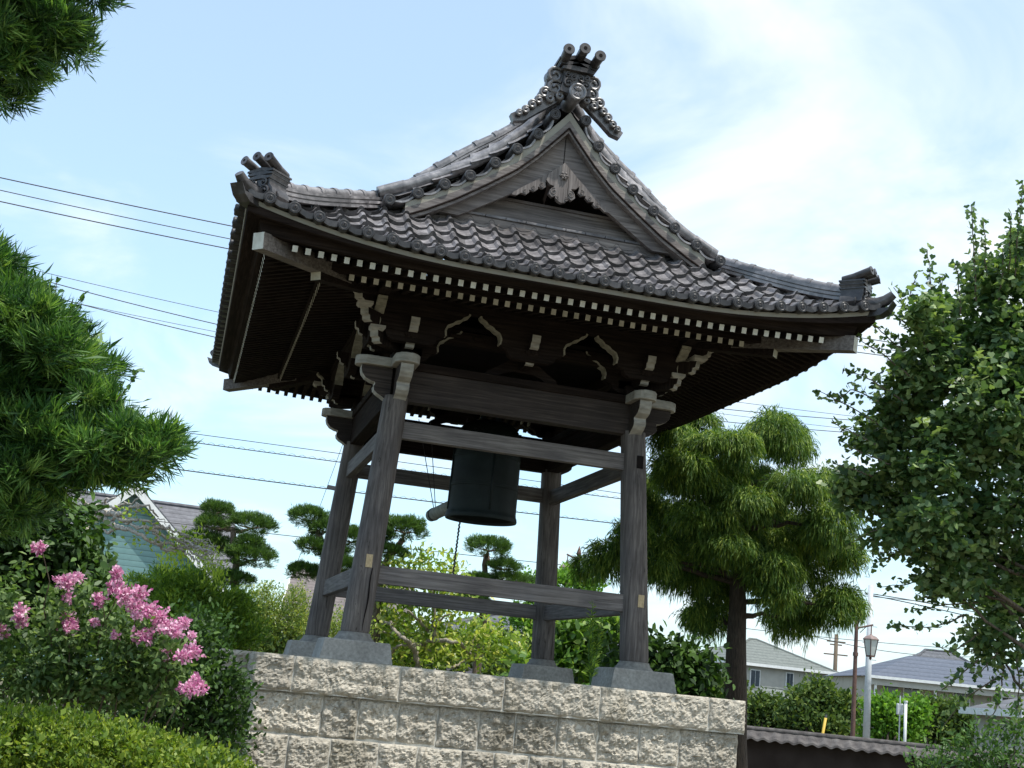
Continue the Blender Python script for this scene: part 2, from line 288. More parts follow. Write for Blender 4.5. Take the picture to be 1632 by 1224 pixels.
# ------------------------------------------------------------------ bell tower
tower = root('bell_tower', (0, 0, PT), 'dark wooden temple bell tower with four leaning posts and curved grey tiled hip-and-gable roof', 'bell tower')
HB, HD, K = 1.60, 1.877, 0.0612
hx = lambda z: HB-K*z
hy = lambda z: HD-K*z
CORN = [(-1, -1), (1, -1), (-1, 1), (1, 1)]
for sx, sy in CORN:
    b = MB(); w0, w1 = 0.385, 0.335
    b.prism([(-w0, PT), (w0, PT), (w1+0.02, -0.105), (w1, -0.095), (-w1, -0.095), (-w1-0.02, -0.105)], (sx*HB, sy*HD, 0), (1, 0, 0), (0, 0, 1), (0, 1, 0), 0.62)
    # proper truncated pyramid
    b = MB(); zs = [(w0, PT+0.001), (w1+0.012, -0.10), (w1, -0.088)]
    V = [];
    for w, z in zs: V += [(sx*HB-w, sy*HD-w, z), (sx*HB+w, sy*HD-w, z), (sx*HB+w, sy*HD+w, z), (sx*HB-w, sy*HD+w, z)]
    F = [(3, 2, 1, 0), (8, 9, 10, 11)]+[(i*4+j, i*4+(j+1) % 4, i*4+4+(j+1) % 4, i*4+4+j) for i in range(2) for j in range(4)]
    b.add(V, F); b.build('base_stone', M['concrete'], tower)
    b = MB(); b.lathe([(0.222, -0.087), (0.218, -0.074), (0.192, -0.045), (0.176, -0.018), (0.172, 0.0), (0.10, 0.004)], (sx*HB, sy*HD, 0), 40); b.build('pillar_pad', M['pad'], tower, auto=35)
    c = MB(); zz = [0.003, 0.03, 0.5, 1.2, 2.0, 2.6, 2.66]; c.lathe([(0.150, zz[0]), (0.156, zz[1])]+[(0.156-0.006*z, z) for z in zz[2:]], (sx*HB, sy*HD, 0), 48, sq=2.7, lean=(-sx*K, -sy*K))
    col = c.build('pillar', M['wood_z'], tower, auto=40)
    if sy < 0:
        x0 = sx*hx(0.9); y0 = -hy(0.9)
        zc_ = 0.77 if sx < 0 else 0.68
        p = MB(); xo = 0.0 if sx < 0 else 0.03
        x0 = sx*hx(zc_)+xo; y0 = -hy(zc_)-0.157
        p.box((x0, y0, zc_), (0.07, 0.012, 0.14)); p.box((x0+0.012, y0-0.001, zc_+0.03), (0.045, 0.014, 0.05))
        part_of(p, 'wood_patch', M['patch'], tower, col)
        if sx < 0:
            p = MB(); pts = [(x0+0.012-0.02*math.sin(t*9)*0.3+sx*0.0+0.05*(0.7-t*0.7), -hy(zc_-0.07-t*0.68)-0.1565, zc_-0.07-t*0.68) for t in np.linspace(0, 1, 14)]
            p.tube(pts, [0.003+0.006*math.sin(3.0*t+0.3) for t in np.linspace(0, 1, 14)], 5); part_of(p, 'split_crack', M['black'], tower, col)
        else:
            p = MB(); p.box((hx(2.28)+0.03, -hy(2.28)-0.145, 2.29), (0.075, 0.02, 0.15)); part_of(p, 'mortise', M['black'], tower, col)
# tie beams
def beam_x(y, z0, z1, w, mat, name='tie_beam', ext=0.0):
    b = MB(); h = hx((z0+z1)/2)+ext; n = 24; xs = np.linspace(-h, h, n)
    b.box((0, y, (z0+z1)/2), (2*h, w, z1-z0)); return b.build(name, mat, tower, bevel=0.006)
def beam_y(x, z0, z1, w, mat, name='tie_beam', ext=0.0):
    b = MB(); h = hy((z0+z1)/2)+ext; b.box((x, 0, (z0+z1)/2), (w, 2*h, z1-z0)); return b.build(name, mat, tower, bevel=0.006)
for s in (-1, 1):
    beam_x(s*hy(0.64)-0.0, 0.546, 0.742, 0.11, M['wood_x']); beam_x(s*hy(2.28), 2.189, 2.386, 0.11, M['wood_x'])
    beam_y(s*hx(0.64), 0.535, 0.742, 0.10, M['wood_y']); beam_y(s*hx(2.27), 2.16, 2.36, 0.10, M['wood_y'])
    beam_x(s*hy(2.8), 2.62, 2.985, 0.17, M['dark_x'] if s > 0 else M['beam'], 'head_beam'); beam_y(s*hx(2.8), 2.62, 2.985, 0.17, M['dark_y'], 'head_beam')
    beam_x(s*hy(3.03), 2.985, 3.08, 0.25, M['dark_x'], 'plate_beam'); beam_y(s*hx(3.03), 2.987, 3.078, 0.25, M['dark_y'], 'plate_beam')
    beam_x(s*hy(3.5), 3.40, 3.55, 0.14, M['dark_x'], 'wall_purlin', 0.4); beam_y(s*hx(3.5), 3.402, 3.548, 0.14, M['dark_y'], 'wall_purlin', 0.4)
# heavy bell-hanging beam inside
b = MB(); b.box((0, 0, 3.22), (2.7, 0.3, 0.34)); b.build('bell_beam', M['dark_x'], tower)
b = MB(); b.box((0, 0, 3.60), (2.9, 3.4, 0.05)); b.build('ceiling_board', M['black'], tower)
# nosings
CX, CY = hx(3.03), hy(3.03)
def nosing(o, d, side):
    "o = column centre (x,y); d = outward unit; side = horizontal normal"
    o3 = (o[0], o[1], 0); d3 = (d[0], d[1], 0); s3 = (side[0], side[1], 0)
    pl = MB(); w = 0.14
    pts = [(0.10, -w), (0.42, -w), (0.50, -w+0.05), (0.53, -0.04), (0.53, 0.04), (0.50, w-0.05), (0.42, w), (0.10, w)]
    pl.prism(pts, (o[0], o[1], 3.033), d3, s3, (0, 0, 1), 0.105); a = pl.build('plate_nosing', M['nose'], tower, bevel=0.01)
    kb = MB()
    P = [(0.10, 2.978), (0.46, 2.978), (0.46, 2.93), (0.445, 2.88), (0.40, 2.83), (0.33, 2.80), (0.29, 2.795), (0.285, 2.77), (0.30, 2.745), (0.29, 2.70), (0.25, 2.665), (0.20, 2.64), (0.16, 2.615), (0.10, 2.60)]
    kb.prism(P, o3, d3, (0, 0, 1), s3, 0.15, 0, 1, edges=set(range(1, 13))); kb.build('carved_nosing', [M['beam'], M['nose']], tower, bevel=0.004)
for sx, sy in CORN:
    nosing((sx*CX, sy*CY), (0, sy), (1, 0)); nosing((sx*CX, sy*CY), (sx, 0), (0, 1))
# bracket sets
def block(c, w, h, name='bearing_block', mats=None):
    b = MB(); x, y, z = c; t = w*0.72/2; k = w/2
    V = [];
    for q, zz in ((t, z), (t+0.005, z+h*0.1), (k*0.96, z+h*0.42), (k, z+h*0.5), (k, z+h)):
        V += [(x-q, y-q, zz), (x+q, y-q, zz), (x+q, y+q, zz), (x-q, y+q, zz)]
    F = [(3, 2, 1, 0), (16, 17, 18, 19)]+[(i*4+j, i*4+(j+1) % 4, i*4+4+(j+1) % 4, i*4+4+j) for i in range(4) for j in range(4)]
    b.add(V, F); return b.build(name, mats or M['dark_z'], tower)
def arm(o, d, l0, l1, z0, z1, w=0.10, name='bracket_arm'):
    "arm along d from l0 to l1 with a white painted end, two-lobed end face"
    b = MB(); d3 = (d[0], d[1], 0); s3 = (-d[1], d[0], 0); h = z1-z0
    P = [(l0, z0), (l1-0.10, z0), (l1-0.055, z0+h*0.10), (l1-0.045, z0+h*0.42), (l1-0.012, z0+h*0.50), (l1, z0+h), (l0, z0+h)]
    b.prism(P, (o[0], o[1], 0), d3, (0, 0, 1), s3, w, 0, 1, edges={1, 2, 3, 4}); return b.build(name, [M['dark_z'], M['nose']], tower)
def cloud_arm(o, d, sgns=(-1, 1), out=None, z=0.0):
    "long arm parallel to the eave with rising curled ends edged white"
    b = MB(); d3 = np.array((d[0], d[1], 0.0)); s3 = np.array((-d[1], d[0], 0.0))
    half = [(0.0, 3.22), (0.20, 3.22), (0.27, 3.25), (0.30, 3.31), (0.36, 3.33), (0.385, 3.37), (0.375, 3.43), (0.40, 3.49), (0.46, 3.52), (0.49, 3.55), (0.545, 3.57), (0.575, 3.605), (0.625, 3.63), (0.64, 3.662), (0.0, 3.664)]
    for s in sgns:
        P = [(s*x, zz+z) for x, zz in half]
        if s < 0: P = P[::-1]
        n = len(P); ed = set(range(5, 13)) if s > 0 else {n-2-i for i in range(5, 13)}
        b.prism(P, (o[0], o[1], 0), d3, (0, 0, 1), s3, 0.10, 0, 0)
        for i in range(2, 13):       # white edging strip
            a = half[i]; c = half[i+1]
            if i < 5 and True: continue
            p0 = d3*s*a[0]+np.array((o[0], o[1], a[1]+z)); p1 = d3*s*c[0]+np.array((o[0], o[1], c[1]+z))
            b.bar(p0-np.array((0, 0, 0.007)), p1-np.array((0, 0, 0.007)), 0.112, 0.022, 1)
    b.build('cloud_bracket_arm', [M['dark_x'], M['arm_end']], tower)
OFF = 0.40
for sx, sy in CORN:
    cx, cy = sx*hx(3.2), sy*hy(3.2)
    block((cx, cy, 3.08), 0.27, 0.12)
    for d in ((0, sy), (sx, 0)):
        arm((cx, cy), d, -0.2, 0.44, 3.17, 3.27); arm((cx, cy), d, 0.0, 0.60, 3.33, 3.48)
        block((cx+d[0]*OFF, cy+d[1]*OFF, 3.275), 0.15, 0.055, 'small_bearing_block')
    dg = (sx*0.7071, sy*0.7071)
    arm((cx, cy), dg, 0.0, 0.60, 3.17, 3.30, 0.11); arm((cx, cy), dg, 0.2, 0.82, 3.36, 3.50, 0.11); arm((cx, cy), dg, 0.4, 1.0, 3.56, 3.70, 0.11)
    block((cx+dg[0]*0.55, cy+dg[1]*0.55, 3.30), 0.17, 0.06, 'small_bearing_block', M['nose']); block((cx+dg[0]*0.82, cy+dg[1]*0.82, 3.50), 0.17, 0.06, 'small_bearing_block', M['nose'])
    cloud_arm((cx, cy+sy*OFF), (1, 0)); cloud_arm((cx+sx*OFF, cy), (0, 1))
    cloud_arm((cx, cy), (1, 0), (-sx,), z=-0.10); cloud_arm((cx, cy), (0, 1), (-sy,), z=-0.101)
def kaerumata(o, d):
    b = MB(); h = [(0, 3.40), (0.10, 3.40), (0.13, 3.33), (0.20, 3.27), (0.30, 3.20), (0.42, 3.13), (0.44, 3.085), (0.30, 3.085), (0.22, 3.13), (0.12, 3.16), (0, 3.16)]
    P = h+[(-x, z) for x, z in h[::-1][1:-1]]
    b.prism(P, (o[0], o[1], 0), (d[0], d[1], 0), (0, 0, 1), (-d[1], d[0], 0), 0.10); b.build('frog_leg_strut', M['dark_x'], tower)
for (o, d, w) in (((0, -hy(3.2)), (0, -1), (1, 0)), ((0, hy(3.2)), (0, 1), (1, 0)), ((-hx(3.2), 0), (-1, 0), (0, 1)), ((hx(3.2), 0), (1, 0), (0, 1))):
    kaerumata((o[0]+d[0]*0.03, o[1]+d[1]*0.03), w)
    arm(o, d, 0.0, 0.44, 3.19, 3.28); arm(o, d, 0.0, 0.60, 3.35, 3.50); cloud_arm((o[0]+d[0]*OFF, o[1]+d[1]*OFF), w)
    block((o[0]+d[0]*OFF, o[1]+d[1]*OFF, 3.285), 0.15, 0.06, 'small_bearing_block')
# row of small blocks under the wall purlin
for s in (-1, 1):
    b = MB()
    for x in np.arange(-1.12, 1.13, 0.28): 
        b.prism([(-0.07, 3.40), (-0.05, 3.36), (0.05, 3.36), (0.07, 3.40)], (x, s*(hy(3.5)+0.085), 0.10), (1, 0, 0), (0, 0, 1), (0, 1, 0), 0.04)
    b.build('dentil_row', M['dark_x'], tower)
    b = MB(); b.box((0, s*(hy(3.2)+OFF), 3.735), (2*(hx(3.2)+OFF)+1.0, 0.13, 0.14)); b.build('eave_purlin', M['dark_x'], tower)
    b = MB(); b.box((s*(hx(3.2)+OFF), 0, 3.733), (0.13, 2*(hy(3.2)+OFF)+1.0, 0.136)); b.build('eave_purlin', M['dark_y'], tower)
# ------------------------------------------------------------------ roof geometry
EX, EY, VY = 3.454, 3.837, 2.84
_d = np.array([0, .5, 1.0, 1.4, 1.8, 2.1, 2.65, 3.09, 3.454]); _z = np.array([3.70, 3.965, 4.26, 4.52, 4.735, 4.89, 5.235, 5.64, 6.07])
_pf = np.polyfit(_d, _z, 5)
S = lambda d: np.polyval(_pf, np.clip(d, 0, 3.46))
rise = lambda c, d, a=0.30: a*np.clip(1-c/2.5, 0, 1)**2.2*np.clip(1-d/2.2, 0, 1)
sst = lambda x: np.clip(x, 0, 1)**2*(3-2*np.clip(x, 0, 1))
def zfront(x, d): return S(d)+rise(EX-np.abs(x), d)+0.13*sst((d-0.35)/1.0)*sst((EX-d-np.abs(x)-0.05)/0.6)
def zside(y, d): return S(d)+rise(EY-np.abs(y), d)+0.30*sst((d-1.3)/1.3)*sst((VY-np.abs(y))/0.5)
PW = 0.2467
def wave(t):
    f = (t/PW+0.5) % 1.0-0.5
    return np.where(np.abs(f) < 0.165, 0.048*np.cos(f/0.166*math.pi/2)**0.6, -0.022*np.sin((np.abs(f)-0.165)/0.67*math.pi))
def slope(kind, sg, tmax, dmax, lim, tmin=None):
    "tile field; kind 'f' = front/back (t is x), 's' = side (t is y)"
    t0 = -tmax if tmin is None else tmin
    n = int(round((tmax-t0)/PW))*12+1; T = np.linspace(t0, tmax, n)
    row = 0.205; lines = []; d = -0.03
    r = 0
    while d < dmax-1e-6:
        d1 = min(d+row, dmax)
        for q in (0, .25, .5, .75, 1): lines.append((d+(d1-d)*q, 0.034*(1-q), r))
        d = d1; r += 1
    D = np.array([l[0] for l in lines]); H = np.array([l[1] for l in lines])
    DD, TT = np.meshgrid(D, T, indexing='ij')
    rr0 = np.array([l[2] for l in lines]); new = np.r_[False, rr0[1:] != rr0[:-1]]
    z = (zfront(TT, DD) if kind == 'f' else zside(TT, DD))+H[:, None]+wave(TT)+0.03
    rr = np.array([l[2] for l in lines]); jit = rng.normal(size=(rr.max()+1, int(n/12)+2))*0.005
    z += jit[rr][:, (np.arange(n)+6)//12]
    DD = DD-0.016*new[:, None]
    if kind == 'f': P = np.stack([TT, sg*(EY-DD), z], -1)
    else: P = np.stack([sg*(EX-DD), TT, z], -1)
    Dm = (DD[:-1, :-1]+DD[1:, 1:])/2; Tm = (TT[:-1, :-1]+TT[1:, 1:])/2; mask = lim(np.abs(Tm), Dm)
    mb = MB(); mb.grid(P, mask=mask); ri = 0
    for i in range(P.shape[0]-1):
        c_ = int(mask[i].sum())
        if new[i+1]: mb.mi[ri:ri+c_] = [1]*c_  # step risers coloured dark to stand for the undercut shade
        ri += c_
    # front lip of the first course, its shade put into the dark colour
    lip = P[0].copy(); lo = lip.copy(); lo[:, 2] -= 0.058; back = lo.copy()
    if kind == 'f': back[:, 1] -= sg*0.12
    else: back[:, 0] -= sg*0.12
    lip = lip+np.array((0, sg*0.003, 0)) if kind == 'f' else lip+np.array((sg*0.003, 0, 0))
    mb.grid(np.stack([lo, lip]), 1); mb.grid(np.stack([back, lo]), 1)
    return mb, lip
ENDS = []
lipF = None
for sg in (-1, 1):
    mb, lip = slope('f', sg, EX, 1.42, lambda a, d: a < EX-d+0.02)
    fr = mb.build('skirt_roof_tiles', [M['tile'], M['tile_dark_and_shade']], tower, auto=35)
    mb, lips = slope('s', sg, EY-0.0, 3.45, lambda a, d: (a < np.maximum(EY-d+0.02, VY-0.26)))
    sd = mb.build('main_slope_tiles', [M['tile'], M['tile_dark_and_shade']], tower, auto=35)
# round eave-end tiles
def disc_tile(axis, rad=0.062, ln=0.20):
    b = MB(); c = np.array(axis, float); c /= np.linalg.norm(c)
    b.tube([-c*ln, -c*0.0], rad, 18, cap=True)
    b.tube([c*0.0, c*0.012], [rad, rad*0.93], 18, cap=True)
    # rim ring and crest dots
    u = np.cross(c, (0, 0, 1)); u /= np.linalg.norm(u); w = np.cross(u, c)
    rg = [c*0.012+rad*0.74*(math.cos(a)*u+math.sin(a)*w) for a in np.linspace(0, 2*math.pi, 17)]
    b.tube(rg, rad*0.07, 5, cap=False)
    for k in range(3):
        a0 = k*2.094; sp = [c*0.013+rad*(0.12+0.13*t)*(math.cos(a0+t*1.6)*u+math.sin(a0+t*1.6)*w) for t in np.linspace(0, 2.6, 7)]
        b.tube(sp, np.linspace(rad*0.16, rad*0.05, 7), 5)
    return b
def rolls(tmax): 
    k = int(tmax/PW); return [i*PW for i in range(-k, k+1)]
for axis, name_ in (((0, -1, 0), 'f'), ((0, 1, 0), 'b'), ((-1, 0, 0), 'l'), ((1, 0, 0), 'r')):
    proto = None; stuff = MB()
    f = name_ in 'fb'; E1, E2 = (EY, EX) if f else (EX, EY)
    for t in rolls(E2-0.12):
        z = (zfront(t, 0.0) if f else zside(t, 0.0))+0.03
        p = np.array((t, axis[1]*(E1+0.055), z)) if f else np.array((axis[0]*(E1+0.055), t, z))
        if name_ in 'fl':
            if proto is None:
                q = disc_tile(axis); proto = q.build('round_end_tile', M['tile_dark_and_shade'], tower, auto=40); base = Vector(p)-Vector(parent_origin(tower)); 
                # q was built around the world origin: place it
                proto.location = Vector(p); continue
            copy_part(proto, tower, p)
        else:
            q = disc_tile(axis)
            for V in q.V: stuff.V.append(V+p)
            stuff.F += [[i+stuff.n for i in fc] for fc in q.F]; stuff.mi += q.mi; stuff.T += q.T; stuff.n += q.n
    if stuff.n:
        o = stuff.build('round_end_tile', M['tile_dark_and_shade'], tower, auto=40); o['kind'] = 'stuff'
# NOTE: proto meshes are stored minus the tower origin, so their offsets are world positions
# plaster strip, fascia under the tiles
def eave_sweep(f, sg, prof, n=60):
    "prof(c) -> list of (inset d, z) ; sweep with mitred corners"
    E1, E2 = (EY, EX) if f else (EX, EY); out_ = []
    for s in np.linspace(-1, 1, n):
        s2 = math.sin(s*math.pi/2)
        row = []
        for (d, z) in prof(E2*(1-abs(s2))):
            t = s2*(E2-d); row.append((t, sg*(E1-d), z) if f else (sg*(E1-d), t, z))
        out_.append(row)
    return np.array(out_)
ez = lambda c: 3.70+float(rise(c, 0))
er = lambda c: 3.555+0.10*max(0, 1-c/2.4)**2      # centre height of flying rafter ends
for f, sg, a in ((True, -1, 'x'), (True, 1, 'x'), (False, -1, 'y'), (False, 1, 'y')):
    mb = MB(); mb.grid(eave_sweep(f, sg, lambda c: [(0.03, ez(c)-0.025), (0.04, ez(c)-0.070), (0.12, ez(c)-0.070)])); mb.build('eave_plaster', M['plaster'], tower)
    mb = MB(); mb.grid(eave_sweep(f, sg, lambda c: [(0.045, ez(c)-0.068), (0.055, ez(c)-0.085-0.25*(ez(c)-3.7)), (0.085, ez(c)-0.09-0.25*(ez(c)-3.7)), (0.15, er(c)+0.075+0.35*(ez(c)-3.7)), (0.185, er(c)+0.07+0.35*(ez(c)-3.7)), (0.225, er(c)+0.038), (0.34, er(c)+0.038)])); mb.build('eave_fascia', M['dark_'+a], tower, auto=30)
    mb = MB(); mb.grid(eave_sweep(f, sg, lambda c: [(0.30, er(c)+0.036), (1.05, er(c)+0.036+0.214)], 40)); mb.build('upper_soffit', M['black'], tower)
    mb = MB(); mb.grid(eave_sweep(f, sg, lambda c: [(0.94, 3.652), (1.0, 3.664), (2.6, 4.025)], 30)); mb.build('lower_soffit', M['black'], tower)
    mb = MB(); mb.grid(eave_sweep(f, sg, lambda c: [(1.0, 3.650), (0.90, 3.650), (0.90, 3.715+0.6*(er(c)-3.555)), (1.0, 3.74+0.6*(er(c)-3.555))], 30)); mb.build('rafter_rail', M['dark_'+a], tower)
# rafters
SP = 0.1312
def rafter(sg, f, kind, t, mb):
    E1 = EY if f else EX; c = (EX if f else EY)-abs(t)
    if kind == 'fly': d0, z0 = 0.29, er(c); d1 = min(1.0, c+0.0) ; z1 = z0+0.285*(d1-d0)
    else: d0, z0 = 0.93, 3.613; d1 = min(2.1, c); z1 = z0+0.225*(d1-d0)
    a = (t, sg*(E1-d1), z1) if f else (sg*(E1-d1), t, z1); b = (t, sg*(E1-d0), z0) if f else (sg*(E1-d0), t, z0)
    mb.bar(a, b, 0.054, 0.064, 0, endmi=1)
for f, sg, nU, nL in ((True, -1, 22, 17), (False, -1, 25, 20), (True, 1, 22, 17), (False, 1, 25, 20)):
    for kind, n, nm in (('fly', nU, 'flying_rafter'), ('base', nL, 'base_rafter')):
        one = (f and sg == -1) or (not f and sg == -1); acc = MB()
        for k in range(-n, n+1):
            mb = MB() if one else acc; rafter(sg, f, kind, k*SP, mb)
            if one: mb.build(nm, [M['dark_y'] if f else M['dark_x'], M['white']], tower)
        if not one:
            o = acc.build(nm, [M['dark_y'] if f else M['dark_x'], M['white']], tower); o['kind'] = 'stuff'
for sx, sy in CORN:
    b = MB(); b.bar((sx*(EX-1.2), sy*(EY-1.2), 3.70), (sx*(EX-0.20), sy*(EY-0.20), 3.60), 0.14, 0.17, 0, endmi=1); b.build('hip_beam', [M['wood_x'], M['white']], tower)
    b = MB(); b.bar((sx*(EX-2.2), sy*(EY-2.2), 3.86), (sx*(EX-0.84), sy*(EY-0.84), 3.575), 0.13, 0.16, 0, endmi=1); b.build('hip_beam', [M['dark_x'], M['white']], tower)
# ------------------------------------------------------------------ ridges
def ridge_stack(path, up, w, name='ridge', layers=3, lay=0.042, cap=0.06, step=0.26, bumps=True):
    P = np.asarray(path, float); b = MB(); up = np.array(up, float)
    T = np.gradient(P, axis=0); T /= np.linalg.norm(T, axis=1)[:, None]
    Sd = np.cross(T, up); Sd /= np.linalg.norm(Sd, axis=1)[:, None]
    for k in range(layers):
        ww = w*(1-0.10*k)+(0.012 if k % 1 == 0 else 0); h0 = k*lay; h1 = h0+lay*0.62
        ring = np.stack([P-Sd*ww+up*h0, P-Sd*ww+up*h1, P+Sd*ww+up*h1, P+Sd*ww+up*h0, P-Sd*ww+up*h0], 1); b.grid(ring)
        w2 = ww-0.03; ring = np.stack([P-Sd*w2+up*h1, P-Sd*w2+up*(h0+lay), P+Sd*w2+up*(h0+lay), P+Sd*w2+up*h1], 1); b.grid(ring)
        for e in (0, -1): 
            q = np.array([P[e]-Sd[e]*ww+up*h0, P[e]-Sd[e]*ww+up*(h0+lay), P[e]+Sd[e]*ww+up*(h0+lay), P[e]+Sd[e]*ww+up*h0]); b.add(q, [(0, 1, 2, 3)])
    top = P+up*(layers*lay)
    seg = np.concatenate([[0], np.cumsum(np.linalg.norm(np.diff(top, axis=0), axis=1))]); Lt = seg[-1]; n = max(2, int(round(Lt/step)))
    ev = lambda s: np.array([np.interp(s, seg, top[:, i]) for i in range(3)])
    for i in range(n):
        s0 = Lt*i/n; s1 = Lt*(i+1)/n+0.01
        pts = [ev(s) for s in np.linspace(s0, min(s1, Lt), 5)]
        b.tube(pts, np.linspace(cap*1.06, cap*0.96, 5), 14, cap=True)
        if bumps:
            pts = [ev(s) for s in np.linspace(s0, min(s0+0.055, Lt), 3)]; b.tube(pts, cap*1.2, 14, cap=True)
    o = b.build(name, M['tile'], tower, auto=35); return o
def hip_pt(sx, sy, d, h=0.0): return (sx*(EX-d), sy*(EY-d), float(S(d)+rise(d, d))+0.05+h)
def swirl(b, c, u, w, nrm, r, turns=1.4, rad=0.018, sgn=1, mi=0):
    c, u, w, nrm = [np.array(q, float) for q in (c, u, w, nrm)]
    pts = []
    for t in np.linspace(0, 1, 16):
        a = sgn*turns*2*math.pi*t; rr = r*(0.22+0.78*t); pts.append(c+rr*(math.cos(a)*u+math.sin(a)*w)+nrm*(0.008*(1-t)))
    b.tube(pts, np.linspace(rad*0.75, rad*0.85, 16), 7, mi=mi)
def oni(o, d, scale=1.0, big=False):
    "ridge-end tile at o facing horizontal direction d"
    d = np.array([d[0], d[1], 0.0]); d /= np.linalg.norm(d); s = np.array([-d[1], d[0], 0.0]); up = np.array([0, 0, 1.0]); o = np.array(o, float); k = scale
    b = MB()
    half = [(0, 0.0), (0.17, 0.0), (0.22, 0.05), (0.20, 0.12), (0.155, 0.17), (0.15, 0.24), (0.19, 0.31), (0.19, 0.34), (0, 0.38)]
    P = [(x*k, z*k) for x, z in half]+[(-x*k, z*k) for x, z in half[::-1][1:-1]]
    b.prism(P, o-d*0.03*k, s, up, d, 0.30*k)
    for q, zz in ((0.16, 0.24), (0.185, 0.29), (0.20, 0.33)):
        b.prism([(-q*k, zz*k), (q*k, zz*k), (q*k, zz*k+0.022*k), (0, zz*k+0.055*k), (-q*k, zz*k+0.022*k)], o-d*0.03*k, s, up, d, 0.34*k)
    for sg in (-1, 1):
        swirl(b, o+s*sg*0.10*k+up*0.08*k+d*0.13*k, s*sg, up, d, 0.075*k, 1.5, 0.018*k); swirl(b, o+s*sg*0.07*k+up*0.19*k+d*0.13*k, s*sg, up, d, 0.055*k, 1.3, 0.015*k)
        swirl(b, o+s*sg*0.19*k+up*0.05*k+d*0.03*k, s*sg, up, d, 0.055*k, 1.4, 0.016*k)
    body = b.build('ridge_end_tile', M['tile_dark_and_shade'], tower, auto=40)
    for i, q in enumerate((-1, 0, 1)):
        t = MB(); a = o+s*q*0.135*k+up*(0.40-0.03*abs(q))*k-d*0.16*k; e = a+d*0.38*k+up*0.085*k+s*q*0.05*k
        t.tube([a, a*0.6+e*0.4-up*0.012*k, e], [0.052*k, 0.054*k, 0.056*k], 16)
        dirn = (e-a)/np.linalg.norm(e-a); t.tube([e, e+dirn*0.015*k], [0.062*k, 0.060*k], 16); t.tube([e+dirn*0.014*k, e+dirn*0.018*k], 0.018*k, 10, mi=1)
        part_of(t, 'horn_tube', [M['tile_dark_and_shade'], M['black']], tower, body, auto=40)
    return body
for sx, sy in CORN:
    pts = [hip_pt(sx, sy, d) for d in np.linspace(1.42, 0.28, 14)]
    ridge_stack(pts, (0, 0, 1), 0.105, 'corner_ridge', layers=3, lay=0.05, cap=0.058)
    p = hip_pt(sx, sy, 0.20, -0.06); oni(p, (sx, sy), 0.84)
    # upturned corner tile beyond the ridge end
    b = MB(); q = [hip_pt(sx, sy, d) for d in (0.34, 0.16, 0.04)]; q = [np.array(v) for v in q]
    dg = np.array([sx, sy, 0])*0.7071
    q += [q[-1]+dg*0.09+np.array([0, 0, 0.035]), q[-1]+dg*0.17+np.array([0, 0, 0.10])]
    b.tube(q, [0.075, 0.078, 0.072, 0.062, 0.046], 14); b.build('corner_tip_tile', M['tile_dark_and_shade'], tower, auto=45)
    b = MB(); e0 = np.array(hip_pt(sx, sy, 0.02, -0.10)); b.prism([(-0.16, 0.02), (0.10, 0.03), (0.16, 0.10), (0.10, 0.0), (0.02, -0.05), (-0.16, -0.07)], e0, dg, (0, 0, 1), np.cross(dg, (0, 0, 1)), 0.16); b.build('corner_pan_tile', M['tile_dark_and_shade'], tower)
